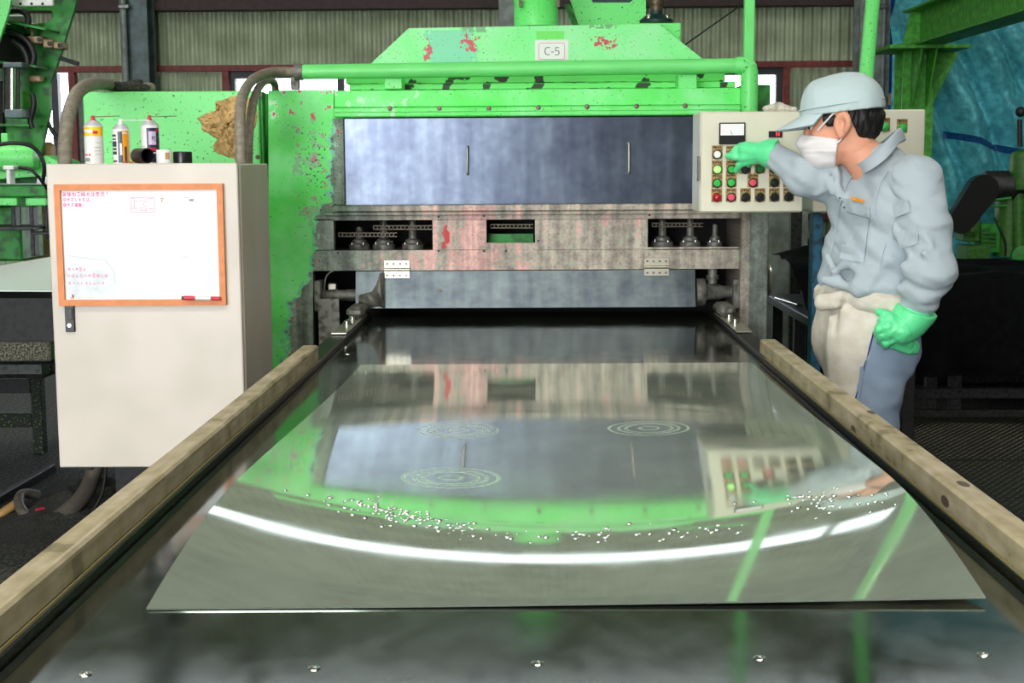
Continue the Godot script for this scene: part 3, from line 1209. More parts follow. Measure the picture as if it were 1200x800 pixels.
func build_hall() -> void:
	var g := Shape.new()
	g.span(Vector3(-8.2, -0.2, REAR - 0.2), Vector3(7.2, 0.0, 7.2))
	structure("floor", g, M.floor_dark)
	g = Shape.new()
	g.span(Vector3(-8.2, 6.0, REAR - 0.2), Vector3(7.2, 6.2, 7.2))
	structure("ceiling", g, M.roof)
	g = Shape.new()
	g.span(Vector3(-8.2, 0.0, REAR - 0.2), Vector3(-8.0, 6.0, 7.2))
	structure("wall_left", g, M.hall_wall)
	g = Shape.new()
	g.span(Vector3(7.0, 0.0, REAR - 0.2), Vector3(7.2, 6.0, 7.2))
	structure("wall_right", g, M.hall_wall)
	g = Shape.new()                                    # the wall behind the camera, its wide doorway added for the front light
	g.span(Vector3(-8.0, 0.0, 7.0), Vector3(-6.4, 6.0, 7.2))
	g.span(Vector3(-0.9, 0.0, 7.0), Vector3(7.0, 6.0, 7.2))
	g.span(Vector3(-6.4, 4.2, 7.0), Vector3(-0.9, 6.0, 7.2))
	structure("wall_front", g, M.hall_wall)

	# rear wall: corrugated sheets on red girts between steel columns
	var wall := Node3D.new()
	wall.name = "wall_back"
	add_child(wall)
	wall.set_meta("kind", "structure")
	var bays := []
	var x := -8.0
	while x < 6.99:
		bays.append([x, minf(x + 0.83, 7.0)])
		x += 0.83
	for b: Array in bays:
		part("corrugated_sheet", corrugated(b[0], b[1] + 0.02, 2.13, 4.43), M.corrugated, wall)
		part("corrugated_sheet", corrugated(b[0], b[1] + 0.02, 4.85, 6.0), M.corrugated, wall)
		part("corrugated_sheet", corrugated(b[0], b[1] + 0.02, 0.0, 1.0), M.corrugated, wall)
	for b: Array in [[-8.0, -7.2], [-7.2, -6.4], [-6.4, -5.6], [-5.6, -4.75], [-3.5, -3.0], [-3.0, at(264, 100, REAR).x - 0.02], [at(921, 100, REAR).x, 2.7], [2.7, 3.5], [3.5, 4.3], [4.3, 5.1], [5.1, 6.0], [6.0, 7.0]]:
		part("corrugated_sheet", corrugated(b[0], b[1] + 0.02, 1.0, 2.11), M.corrugated, wall)
	var top := at(600, 4, REAR + 0.1).y
	g = Shape.new()
	g.span(Vector3(-8.0, top - 0.035, REAR + 0.02), Vector3(7.0, top + 0.09, REAR + 0.16))
	part("purlin", g, M.beam_dark, wall)
	for y: float in [2.12, 0.98, 4.40, 4.88]:
		g = Shape.new()
		g.span(Vector3(-8.0, y - 0.02, REAR + 0.015), Vector3(7.0, y + 0.025, REAR + 0.08))
		part("girt", g, M.girt_red, wall)
	for u: float in [85.0, 265.0, 921.0]:
		var q := at(u, 100, REAR + 0.05)
		g = Shape.new()
		g.span(Vector3(q.x - 0.025, 0.0, REAR + 0.01), Vector3(q.x + 0.025, 2.10, REAR + 0.075))
		part("post", g, M.girt_red, wall)
	# H columns
	for c: Array in [[163.0, 0.20, "column_blue"], [598.0, 0.16, "column_grey"], [1022.0, 0.24, "column_grey"], [-420.0, 0.2, "column_blue"]]:
		var q := at(c[0], 60, -10.75)
		var w: float = c[1]
		g = Shape.new()
		var high := 4.36 if c[0] == 598.0 else 6.0
		g.span(Vector3(q.x - w * 0.5, 0.0, -10.65), Vector3(q.x + w * 0.5, high, -10.64 + 0.012))
		g.span(Vector3(q.x - w * 0.5, 0.0, -10.85), Vector3(q.x + w * 0.5, high, -10.84 + 0.012))
		g.span(Vector3(q.x + w * 0.08, 0.0, -10.85), Vector3(q.x + w * 0.13, high, -10.645))
		part("column", g, M[c[2]], wall)
	for c: Array in [[146.0, 0.022], [1035.0, 0.016]]:
		var q := at(c[0], 60, -10.55)
		g = Shape.new()
		g.rod(Vector3(q.x, 0.0, q.z), Vector3(q.x, 6.0, q.z), c[1], 10)
		var o := part("conduit", g, M.column_grey, wall)
		for v: float in [8.0, 116.0]:
			g = Shape.new()
			var s := at(c[0], v, -10.55)
			g.box(s + Vector3(0, 0, 0.005), Vector3(c[1] * 3.6, 0.03, c[1] * 2.6), 0.004)
			part("clamp", g, M.grey_steel, o)
	# slanting wire of the bracing, seen right of the hood
	g = Shape.new()
	g.rod(at(874, 2, -10.4), at(802, 53, -10.4), 0.006, 6)
	part("brace_wire", g, M.dark_steel, wall)
	glazed("window_1", -4.75, -3.62, 1.0, 2.1, 2, M.window_frame)
	glazed("window_2", at(268, 100, REAR).x, at(917, 100, REAR).x, 1.0, 2.1, 5, M.window_frame)
	glazed("window_3", -6.6, 6.4, 4.42, 4.86, 3, M.window_frame, M.dusty_glass)

# ------------------------------------------------------------------ the feed table
const TABLE := 0.868
const LEFT := -0.568
const RIGHT := 0.602

func build_table() -> void:
	var t := thing("feed_table", "long dark oily steel feed table running up to the green machine", "table", Vector3(0.017, 0, -3.0))
	var g := Shape.new()
	g.grid(1, 40, func(s: float, q: float) -> Vector3: return Vector3(lerpf(LEFT, RIGHT, s), TABLE, lerpf(-0.9, -5.15, q)), 0.01)
	for k in g.t.size():
		g.t[k].y = 1.0 - g.t[k].y
	part("table_top", g, M.table_steel, t)
	for s: float in [-1.0, 1.0]:
		g = Shape.new()
		var xi := LEFT - 0.003 if s < 0 else RIGHT + 0.003
		var xo := LEFT - 0.058 if s < 0 else RIGHT + 0.052
		g.span(Vector3(minf(xi, xo), 0.76, -4.98), Vector3(maxf(xi, xo), 0.884, -0.9), 0.003)
		var rail := part("side_rail", g, M.rail_metal, t)
		g = Shape.new()
		var xe := LEFT - 0.006 if s < 0 else RIGHT + 0.0035
		g.span(Vector3(xe - 0.0015, 0.884, -3.75), Vector3(xe + 0.0015, 0.8875, -0.9))
		part("edge_strip", g, M.lip_tan, rail)
	for z: float in [-1.2, -2.9, -4.6]:
		for x: float in [LEFT + 0.06, RIGHT - 0.06]:
			g = Shape.new()
			g.span(Vector3(x - 0.03, 0.0, z - 0.03), Vector3(x + 0.03, TABLE - 0.011, z + 0.03), 0.003)
			part("leg", g, M.dark_steel, t)
		g = Shape.new()
		g.span(Vector3(LEFT + 0.09, 0.70, z - 0.02), Vector3(RIGHT - 0.09, 0.76, z + 0.02), 0.003)
		part("cross_bar", g, M.dark_steel, t)
	for s: Array in [[100, 790], [368, 783], [630, 777], [890, 771], [1152, 767], [146, 606], [213, 658], [1068, 690], [955, 510], [407, 415]]:
		var p := flat(s[0], s[1], TABLE)
		g = Shape.new()
		g.lathe([Vector2(0.0075, 0.0), Vector2(0.0068, 0.0012), Vector2(0.0042, 0.0016), Vector2(0.0036, 0.0002), Vector2(0, 0.0002)], Transform3D(Basis(), p), 14)
		part("screw", g, M.chrome, t)

func sheet_point(s: float, t: float) -> Vector3:        # s across from the left, t from the near edge (0) to the far edge (1)
	var fl := Vector3(-0.4700, 0, -1.666)
	var fr := Vector3(0.5420, 0, -1.688)
	var bl := Vector3(-0.4480, 0, -3.640)
	var br := Vector3(0.5560, 0, -3.655)
	var p := fl.lerp(fr, s).lerp(bl.lerp(br, s), t)
	var x := 2.0 * s - 1.0
	var reach := 0.334 + 0.20 * x * x                     # the near end bows down onto the table
	var a := 0.16
	var d := t * 2.0
	var y := a * reach * reach
	if d < reach:
		y -= a * (reach - d) * (reach - d)
	y -= (a * reach * reach - a * 0.334 * 0.334) * smoothstep(0.3, 1.8, d)
	y += 0.006 * s * s * (1.0 - smoothstep(0.0, 1.0, d))
	p.y = TABLE + 0.003 + y
	return p

func build_steel_sheet() -> void:
	var g := Shape.new()
	g.grid(60, 200, sheet_point, 0.0022)
	for k in g.t.size():
		g.t[k].y = 1.0 - g.t[k].y
	single("steel_sheet", g, M.sheet_steel, "large mirror polished steel sheet lying flat on the dark feed table", "metal sheet")
	# water beads along its bowed end
	g = Shape.new()
	for k in 260:
		var q := rng.randf()
		var s: float
		var t: float
		if q < 0.55:
			s = rng.randfn(0.26, 0.06)
			t = 0.185 - (s - 0.26) * 0.35 + rng.randfn(0.0, 0.012)
		elif q < 0.75:
			s = rng.randf_range(0.35, 0.75)
			t = 0.135 + rng.randfn(0.0, 0.012)
		else:
			s = rng.randfn(0.88, 0.05)
			t = 0.20 + rng.randfn(0.0, 0.02)
		s = clampf(s, 0.03, 0.97)
		t = clampf(t, 0.02, 0.9)
		var r := rng.randf_range(0.0012, 0.0038)
		g.ball(sheet_point(s, t), Vector3(r * 1.3, r * 0.6, r), Basis(), 8)
	var o := single("water_beads", g, M.water_drop, "small water beads scattered near the bowed end of the polished sheet", "water")
	o.set_meta("kind", "stuff")

func build_timber_bars() -> void:
	var fl := flat(376, 404, 0.925).z
	var fr := flat(889, 397, 0.925).z
	var spec := [[-0.618, -0.576, fl, "weathered square timber bar along the table edge beside the beige cabinet"], [0.606, 0.649, fr, "weathered square timber bar along the table edge beside the worker"]]
	for k in 2:
		var s: Array = spec[k]
		var g := Shape.new()
		g.span(Vector3(s[0], 0.8845, s[2]), Vector3(s[1], 0.925, -0.9), 0.004)
		for m in g.v.size():
			var p := g.v[m]
			g.t[m] = Vector2(p.z / 3.0 + k * 0.4, (p.x * (1.0 if k == 0 else -1.0) + p.y) / 0.085)
		single("timber_bar", g, M.timber_grain, s[3], "timber bar", "timber bars along the feed table")

# ------------------------------------------------------------------ the green machine
func slab(g: Shape, u0: float, v0: float, u1: float, v1: float, front: float, back: float, bevel := 0.0) -> void:   # a block whose front face is seen there
	var a := at(u0, (v0 + v1) * 0.5, front)
	var b := at(u1, (v0 + v1) * 0.5, front)
	var m := (u0 + u1) * 0.5
	g.span(Vector3(a.x, at(m, v1, front).y, back), Vector3(b.x, at(m, v0, front).y, front), bevel)

func front_uv(g: Shape) -> void:
	var a := at(300, 95, -5.0)
	var b := at(905, 430, -5.0)
	g.lay_uv(Vector3(a.x, at(600, 95, -5.0).y, 0), Vector2(b.x - a.x, at(600, 95, -5.0).y - at(600, 430, -5.0).y))

func front_part(called: String, u0: float, v0: float, u1: float, v1: float, front: float, back: float, parent: Node3D, bevel := 0.003) -> MeshInstance3D:
	var g := Shape.new()
	slab(g, u0, v0, u1, v1, front, back, bevel)
	front_uv(g)
	return part(called, g, M.front_paint, parent)

func hex_bolt(p: Vector3, r: float, high: float, x := Basis()) -> Shape:    # head along x's y axis
	var g := Shape.new()
	g.lathe([Vector2(r * 1.35, 0), Vector2(r * 1.35, high * 0.2), Vector2(r * 0.9, high * 0.2)], Transform3D(x, p), 14)
	g.lathe([Vector2(r, high * 0.2), Vector2(r, high * 0.92), Vector2(r * 0.88, high), Vector2(0, high)], Transform3D(x, p), 6)
	return g

const FACING := Basis(Vector3(1, 0, 0), Vector3(0, 0, 1), Vector3(0, -1, 0))     # turns a thing's up towards +z

func build_machine() -> void:
	var m := thing("polishing_machine", "big green sheet polishing machine with worn bare steel front and dark panel", "machine", Vector3(0, 0, -5.6))
	var g := Shape.new()
	# body behind the front, and the dark hollow in it
	g.span(Vector3(at(318, 200, -5.35).x, 0.10, -7.2), Vector3(at(862, 200, -5.35).x, at(600, 106, -5.35).y, -5.35), 0.01)
	part("body", g, M.green_dark, m)
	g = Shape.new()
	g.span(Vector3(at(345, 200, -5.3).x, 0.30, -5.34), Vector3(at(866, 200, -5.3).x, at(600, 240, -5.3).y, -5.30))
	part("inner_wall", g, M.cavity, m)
	g = Shape.new()
	g.span(Vector3(-1.55, 0.0, -7.2), Vector3(at(866, 200, -5.0).x, 0.72, -5.16))
	part("base", g, M.black_steel, m)
	# frame plate at the left: green paint worn away to bare steel
	g = Shape.new()
	var o := PackedVector2Array()
	for q: Array in [[314.5, 106], [391, 105], [391, 317], [367, 317], [367, 430], [367, 560], [314.5, 560]]:
		var p := at(q[0], q[1], -5.0)
		o.append(Vector2(p.x, p.y))
	g.prism(o, Transform3D(Basis(), Vector3(0, 0, -5.0)), 0.05)
	front_uv(g)
	part("frame_plate", g, M.front_paint, m)
	g = Shape.new()
	slab(g, 308.5, 107, 314, 560, -5.015, -5.06, 0.003)
	var seam := part("seam_strip", g, M.green_dark, m)
	for v: float in [205.0, 297.0, 386.0]:
		part("bolt", hex_bolt(at(311.2, v, -5.015), 0.006, 0.006, FACING), M.dark_steel, seam)
	g = Shape.new()
	slab(g, 104, 107, 308, 470, -5.0, -5.35, 0.004)
	var cover := part("side_cover", g, M.green, m)
	for q: Array in [[112, 184], [302, 184], [304, 112]]:
		part("bolt", hex_bolt(at(q[0], q[1], -5.0), 0.006, 0.005, FACING), M.bolt, cover)
	g = Shape.new()
	slab(g, 92, 112, 103, 190, -5.1, -5.2, 0.003)
	part("side_post", g, M.dark_steel, m)
	# head beam and its lip
	front_part("head_beam", 391.5, 104.5, 868, 124.5, -4.985, -5.3, m)
	var lip := front_part("lip", 390.5, 124.5, 868, 136, -4.955, -4.984, m, 0.004)
	g = Shape.new()
	slab(g, 392, 129.0, 868, 130.2, -4.951, -4.956, 0.001)
	part("lip_bead", g, M.green, lip)
	for q: Array in [[457, 127], [515, 127], [573, 127], [631, 126], [688, 125], [746, 124.5], [803, 124]]:
		part("bolt", hex_bolt(at(q[0], q[1], -4.955), 0.0065, 0.006, FACING), M.bolt, lip)
	g = Shape.new()
	slab(g, 869, 99, 903, 132, -5.1, -5.4, 0.004)
	part("end_box", g, M.green_dark, m)
	# dark panel with two pull handles
	front_part("panel_border", 390, 136, 403.5, 240, -4.985, -5.02, m, 0.002)
	g = Shape.new()
	slab(g, 404, 137, 866, 239.5, -4.99, -5.01, 0.002)
	var pa := at(404, 137, -4.99)
	var pb := at(866, 239, -4.99)
	g.lay_uv(pa, Vector2(pb.x - pa.x, pa.y - pb.y))
	var panel := part("panel", g, M.zinc_panel, m, "dark stained sheet metal panel with two pull handles")
	for q: Array in [[547.5, 172, 204], [737.0, 168, 202]]:
		g = Shape.new()
		var hi := at(q[0], q[1], -4.965)
		var lo := at(q[0], q[2], -4.965)
		g.tube(smooth_path([Vector3(hi.x, hi.y + 0.002, -4.992), hi + Vector3(0, 0, -0.008), hi - Vector3(0, 0.006, 0), lo + Vector3(0, 0.006, 0), lo + Vector3(0, 0, -0.008), Vector3(lo.x, lo.y - 0.002, -4.992)], 0.004), [0.0030], 8)
		part("pull_handle", g, M.hinge_steel, panel)
	# ledge under the panel, then the apron with its three slots
	front_part("ledge", 388, 239.5, 868, 247, -4.93, -4.984, m, 0.003)
	front_part("ledge_step", 380, 247, 868, 251.5, -4.948, -4.984, m, 0.002)
	g = Shape.new()
	for r: Array in [[368, 251.5, 868, 257], [368, 292.5, 868, 316], [368, 257, 391, 292.5], [507, 257, 570, 292.5], [570, 284.5, 627, 292.5], [627, 257, 759, 292.5], [759, 289.5, 866, 292.5]]:
		slab(g, r[0], r[1], r[2], r[3], -4.97, -4.99)
	front_uv(g)
	var apron := part("apron", g, M.front_paint, m)
	for q: Array in [[396, 296], [630, 251], [631, 282], [593, 294], [514, 254], [514, 294], [567, 253], [567, 294], [761, 252], [458, 249]]:
		part("screw", hex_bolt(at(q[0], q[1], -4.97), 0.003, 0.002, FACING), M.dark_steel, apron)
	# inside the slots: spindles in flanges, roller chains
	for q: Array in [[421.5, 293, 12, 17, 27], [450, 293, 13, 14, 34], [484, 293, 13, 20, 34], [776, 290, 13, 15, 32], [808.5, 290, 12, 11, 34], [837.5, 290, 9, 12, 27]]:
		var b := at(q[0], q[1], -5.1)
		var k := 5.1 / FOCAL
		var r: float = q[2] * k
		g = Shape.new()
		g.lathe([Vector2(r, 0), Vector2(r, 0.020), Vector2(r * 0.7, 0.026), Vector2(r * 0.66, 0.036), Vector2(r * 0.36, 0.042), Vector2(r * 0.30, q[4] * k), Vector2(0, q[4] * k)], Transform3D(Basis(), b), 18)
		var sp := part("spindle", g, M.worn_steel, m)
		for s in 4:
			var d := Vector3(sin(0.6 + s * PI / 2), 0, cos(0.6 + s * PI / 2)) * r * 0.82
			part("bolt", hex_bolt(b + d + Vector3(0, 0.020, 0), 0.0042, 0.010), M.chrome, sp)
	g = Shape.new()
	slab(g, 380, 293, 868, 300, -4.99, -5.3)
	part("slot_floor", g, M.dark_steel, m)
	g = Shape.new()
	slab(g, 572, 274, 625, 288, -5.06, -5.1)
	part("inner_guard", g, M.green_dark, m)
	for c: Array in [[437, 266.5, 507], [396, 275, 464], [764, 263.5, 826], [574, 265, 626]]:
		g = Shape.new()
		var u: float = c[0]
		var k := 0
		while u < c[2] - 3.0:
			var z := -5.05 - (0.0 if k % 2 == 0 else 0.004)
			slab(g, u, c[1] - 2.6, u + 4.6, c[1] - 1.5, z, z - 0.004)
			slab(g, u, c[1] + 1.5, u + 4.6, c[1] + 2.6, z, z - 0.004)
			slab(g, u, c[1] - 2.6, u + 1.1, c[1] + 2.6, z, z - 0.004)
			u += 4.6
			k += 1
		part("roller_chain", g, M.bolt, m).set_meta("kind", "stuff")
	# hinged flap below the apron
	var flap := Shape.new()
	var f0 := at(417, 318, -4.965)
	var f1 := at(814.5, 318, -4.965)
	var f2 := at(814.5, 359.5, -4.935)
	var low := f2.y
	flap.hexa([Vector3(f0.x, low, -4.935), Vector3(f1.x, low, -4.935), Vector3(f1.x, low, -4.95), Vector3(f0.x, low, -4.95), Vector3(f0.x, f0.y, -4.965), Vector3(f1.x, f0.y, -4.965), Vector3(f1.x, f0.y, -4.98), Vector3(f0.x, f0.y, -4.98)])
	flap.lay_uv(Vector3(f0.x, f0.y, 0), Vector2(f1.x - f0.x, f0.y - low))
	var fl := part("flap", flap, M.flap_steel, m, "pale zinc flap hung on two hinges")
	for q: Array in [[513, 340.5], [517, 340.5]]:
		part("rivet", hex_bolt(at(q[0], q[1], -4.95), 0.004, 0.003, FACING), M.bolt, fl)
	for q: Array in [[450, 305, 480, 326], [755, 302, 784, 323]]:
		g = Shape.new()
		var mid: float = lerpf(q[1], q[3], 0.52)
		slab(g, q[0], q[1], q[2], mid - 1.6, -4.964, -4.969, 0.0006)
		slab(g, q[0], mid + 1.6, q[2], q[3], -4.955, -4.960, 0.0006)
		var a := at(q[0], mid, -4.955)
		var b := at(q[2], mid, -4.955)
		g.rod(a, Vector3(b.x, a.y, a.z), 0.0055, 8)
		var h := part("hinge", g, M.hinge_steel, m)
		for s in 4:
			for r in 2:
				var u := lerpf(q[0], q[2], (s + 0.5) / 4.0)
				part("screw", hex_bolt(at(u, q[1] + 4.0 if r == 0 else q[3] - 3.4, -4.964 if r == 0 else -4.955), 0.0028, 0.0022, FACING), M.bolt, h)
	# rag of rubber folded over the flap's left end
	g = Shape.new()
	var outline := [[421, 345.5, 421, 357.5], [428, 343.5, 430, 358.5], [436, 341.5, 440, 359.5], [441, 333, 447, 360.5], [445, 320, 450, 361], [448.5, 319.5, 450.5, 354]]
	g.grid(20, 10, func(s: float, t: float) -> Vector3:
		var k := mini(int(s * 5.0), 4)
		var w := s * 5.0 - k
		var p: Array = outline[k]
		var q: Array = outline[k + 1]
		var c := at(lerpf(lerpf(p[0], q[0], w), lerpf(p[2], q[2], w), 1.0 - t), lerpf(lerpf(p[1], q[1], w), lerpf(p[3], q[3], w), 1.0 - t), -4.928)
		return c + Vector3(0, 0, 0.010 * sin(s * 9.0 + t * 3.0) + 0.012 * sin(t * PI)), 0.003)
	part("rubber_scrap", g, M.worn_steel, fl)
	# roller shafts and bearings at both ends
	g = Shape.new()
	var sl := at(376, 346, -5.0)
	var sr := at(418, 345.5, -5.0)
	g.rod(sl, Vector3(sr.x, sl.y, sl.z), 0.019, 18)
	g.rod(Vector3(sl.x + 0.055, sl.y, sl.z), Vector3(sl.x + 0.062, sl.y, sl.z), 0.022, 18)
	g.rod(Vector3(sl.x + 0.09, sl.y, sl.z), Vector3(sr.x, sl.y, sl.z), 0.021, 18)
	part("shaft", g, M.worn_steel, m)
	g = Shape.new()
	slab(g, 368, 329.5, 376.5, 365, -4.96, -5.05, 0.004)
	part("bearing_plate", g, M.worn_steel, m)
	g = Shape.new()
	g.hexa([at(374.5, 420, -4.93), at(399.5, 420, -4.93), at(399.5, 420, -4.99), at(374.5, 420, -4.99), at(372.5, 350, -4.95), at(397, 350, -4.95), at(397, 350, -4.99), at(372.5, 350, -4.99)])
	part("upright", g, M.worn_steel, m)
	g = Shape.new()
	g.tube(smooth_path([at(381, 349, -4.97), at(380.5, 335, -4.965), at(383, 323, -4.965), at(391, 317, -4.97), at(396, 316.5, -4.985)], 0.006), [0.0035], 8)
	part("grease_line", g, M.grey_steel, m)
	g = Shape.new()
	slab(g, 384, 332, 394, 339.5, -5.02, -5.05, 0.002)
	part("nut_block", g, M.hinge_steel, m)
	g = Shape.new()
	var tl := at(815.5, 342, -4.99)
	var tr := at(860, 342, -4.99)
	var yx := Basis(Vector3(0, -1, 0), Vector3(1, 0, 0), Vector3(0, 0, 1))
	g.lathe([Vector2(0, 0), Vector2(0.046, 0.0), Vector2(0.048, 0.004), Vector2(0.048, 0.026), Vector2(0.044, 0.032), Vector2(0.030, 0.034), Vector2(0.027, 0.05), Vector2(0.026, 0.085), Vector2(0.022, 0.09), Vector2(0.022, tr.x - tl.x)], Transform3D(yx, tl), 24)
	part("shaft", g, M.worn_steel, m)
	g = Shape.new()
	slab(g, 859, 327, 867, 362, -4.945, -5.0, 0.003)
	part("bearing_plate", g, M.worn_steel, m)
	g = Shape.new()
	g.rod(at(835, 315, -4.99), at(835, 332, -4.99), 0.016, 14)
	g.rod(at(835, 322, -4.99), at(835, 327, -4.99), 0.022, 14)
	part("oil_fitting", g, M.worn_steel, m)
	# right pillar
	front_part("pillar", 866.5, 246, 899, 560, -4.93, -5.3, m, 0.004)
	g = Shape.new()
	var wp := at(900, 328, -5.05)
	g.lathe([Vector2(0.055, -0.006), Vector2(0.058, 0), Vector2(0.055, 0.006)], Transform3D(yx, wp), 24)
	g.lathe([Vector2(0, 0.006), Vector2(0.055, 0.006)], Transform3D(yx.rotated(Vector3.UP, 0), wp), 24)
	part("hand_wheel", g, M.hinge_steel, m)
	# guide plates that lead the sheet in at both edges of the table
	for s: Array in [[-1.0, 419, 381, 431, 372.5], [1.0, 832, 369, 841, 376]]:
		g = Shape.new()
		var x: float = LEFT - 0.03 if s[0] < 0 else RIGHT + 0.03
		g.span(Vector3(x - 0.024, 0.886, -4.86), Vector3(x + 0.024, 0.893, -4.32), 0.002)
		var gp := part("guide_plate", g, M.hinge_steel, m)
		g = Shape.new()
		g.span(Vector3(x - 0.03, 0.894, -4.86), Vector3(x + 0.03, 0.93, -4.72), 0.012)
		part("guide_block", g, M.worn_steel, m)
		for z: float in [-4.66, -4.52]:
			part("bolt", hex_bolt(Vector3(x, 0.894, z), 0.012, 0.013), M.chrome, gp)

# ------------------------------------------------------------------ hood and green pipes on top of the machine
func build_hood_and_pipes() -> void:
	var h := thing("exhaust_hood", "pale green sloping exhaust hood with flaking red patches and white sign", "hood", Vector3(0, at(600, 105, -5.3).y, -5.9))
	var g := Shape.new()
	var o := PackedVector2Array()
	for q: Array in [[418, 92], [433, 76], [479, 33], [735, 28.5], [772, 28.5], [826, 71], [842, 86]]:
		var p := at(q[0], q[1], -5.3)
		o.append(Vector2(p.x, p.y))
	g.prism(o, Transform3D(Basis(), Vector3(0, 0, -5.3)), 1.2)
	var a := at(425, 22, -5.3)
	var b := at(830, 104, -5.3)
	g.lay_uv(Vector3(a.x, at(628, 22, -5.3).y, 0), Vector2(b.x - a.x, at(628, 22, -5.3).y - at(628, 104, -5.3).y))
	part("shell", g, M.hood_paint, h)
	g = Shape.new()
	slab(g, 742, 27, 798, 60, -5.42, -6.2, 0.004)
	part("rear_box", g, M.green, h)
	g = Shape.new()
	slab(g, 405, 87, 850, 97, -5.2, -6.5, 0.003)
	slab(g, 409, 97, 862, 104.5, -5.12, -6.5, 0.003)
	part("base_flange", g, M.green_flaking, h)
	for u: Array in [[450, 471], [795, 817]]:
		g = Shape.new()
		slab(g, u[0], 87, u[1], 104.5, -4.99, -5.11, 0.003)
		part("pipe_bracket", g, M.green, h)
	# sign
	var s := thing("machine_sign", "white paper sign reading C-5 in a pink frame on the green hood", "sign", at(646.5, 71, -5.298))
	g = Shape.new()
	slab(g, 627, 47, 666, 70.5, -5.297, -5.2995)
	part("paper", g, M.white_paper, s)
	g = Shape.new()
	var ring := PackedVector3Array()
	var c0 := at(631.5, 50.5, -5.2965)
	var c1 := at(661.5, 69.5, -5.2965)
	for q: Array in [[1, 1, 0], [0, 1, 1], [0, 0, 2], [1, 0, 3]]:
		for k in 5:
			var w: float = q[2] * PI / 2 + k * PI / 8
			ring.append(Vector3((c1.x if q[0] else c0.x) + (-0.007 if q[0] else 0.007) + cos(w) * 0.007, (c0.y if q[1] else c1.y) + (-0.007 if q[1] else 0.007) + sin(w) * 0.007, -5.2965))
	ring.append(ring[0])
	g.tube(ring, [0.0011], 6, false)
	part("frame_line", g, M.ink_pink, s)
	write("lettering", "C-5", 0.029, at(646.8, 60, -5.2968), M.ink_grey, s)
	# duct stub, gusset plate, flanged pipe on top
	var y0 := at(628, 31.5, -5.7).y
	g = Shape.new()
	var dc := at(628, 20, -5.7)
	var dr := 25.0 * 5.7 / FOCAL
	g.lathe([Vector2(0, y0), Vector2(dr, y0), Vector2(dr, at(628, 4, -5.7).y), Vector2(dr * 1.03, at(628, 3, -5.7).y), Vector2(dr * 1.03, y0 + 0.24), Vector2(0, y0 + 0.24)], Transform3D(Basis(), Vector3(dc.x, 0, dc.z)), 32)
	var duct := thing("duct_stub", "round green duct stub standing on the hood above the sign", "duct", Vector3(dc.x, y0, dc.z))
	part("pipe", g, M.green, duct)
	for q: Array in [[610, 2], [654, 2]]:
		g = Shape.new()
		slab(g, q[0] - 2, 0, q[0] + 2, 8, -5.6, -5.62)
		part("bracket", g, M.rust_pipe, duct)
	var gp := thing("gusset_plate", "green tapered steel plate with rounded cutout behind the hood top", "bracket", at(712, 29.5, -6.1))
	g = Shape.new()
	o = PackedVector2Array()
	for q: Array in [[679, 30], [668, -2], [692, -2], [695, 3], [738, 3], [744, -2], [757, -2], [757, 30]]:
		var p := at(q[0], q[1], -6.1)
		o.append(Vector2(p.x, p.y))
	g.prism(o, Transform3D(Basis(), Vector3(0, 0, -6.1)), 0.05)
	part("web", g, M.green, gp)
	g = Shape.new()
	g.hexa([at(671, 31, -6.3), at(679, 31, -6.3), at(679, 31, -6.4), at(671, 31, -6.4), at(660, 5, -6.3), at(668, 5, -6.3), at(668, 5, -6.4), at(660, 5, -6.4)])
	part("stay", g, M.green_dark, gp)
	g = Shape.new()
	slab(g, 690, -8, 742, 6, -6.35, -6.5, 0.01)
	part("gear_housing", g, M.teal_metal, gp)
	var fp := thing("flanged_pipe", "rusty pipe elbow on a dark bolted flange at the hood's right end", "pipe", at(769, 27, -5.7))
	var fb := at(769, 27, -5.7)
	var fr := 19.0 * 5.7 / FOCAL
	g = Shape.new()
	g.lathe([Vector2(0, 0), Vector2(fr, 0), Vector2(fr * 1.02, 0.010), Vector2(fr * 0.95, 0.014), Vector2(fr * 0.6, 0.030), Vector2(fr * 0.4, 0.034), Vector2(fr * 0.36, 0.05)], Transform3D(Basis(), fb), 24)
	part("flange", g, M.teal_metal, fp)
	for k in 4:
		var d := Vector3(sin(0.9 + k * PI / 2), 0, cos(0.9 + k * PI / 2)) * fr * 0.8
		part("bolt", hex_bolt(fb + d + Vector3(0, 0.014, 0), 0.008, 0.014), M.hinge_steel, fp)
	g = Shape.new()
	g.tube(smooth_path([fb + Vector3(0, 0.045, 0), fb + Vector3(0, 0.075, 0), fb + Vector3(-0.004, 0.095, 0), fb + Vector3(-0.03, 0.11, 0), fb + Vector3(-0.06, 0.115, 0)], 0.008), [0.025], 14)
	g.rod(fb + Vector3(0, 0.07, 0), fb + Vector3(0, 0.09, 0), 0.030, 14)
	part("elbow", g, M.rust_pipe, fp)
	g = Shape.new()
	g.rod(fb + Vector3(0.02, 0.10, 0), fb + Vector3(0.30, 0.16, 0.02), 0.016, 12)
	part("branch_pipe", g, M.green, fp)
	# the long pipe across the hood
	var lp := thing("long_pipe", "long smooth green pipe running across the machine below the hood", "pipe", at(620, 92, -4.98))
	g = Shape.new()
	var e0 := at(349.5, 84.5, -4.98)
	var e1 := at(866, 77.0, -4.98)
	var e2 := at(877.5, 132, -4.98)
	g.tube([e0, e1], [8.6 * 4.98 / FOCAL], 20)
	part("pipe", g, M.green_clean, lp)
	g = Shape.new()
	var rr := 10.2 * 4.98 / FOCAL
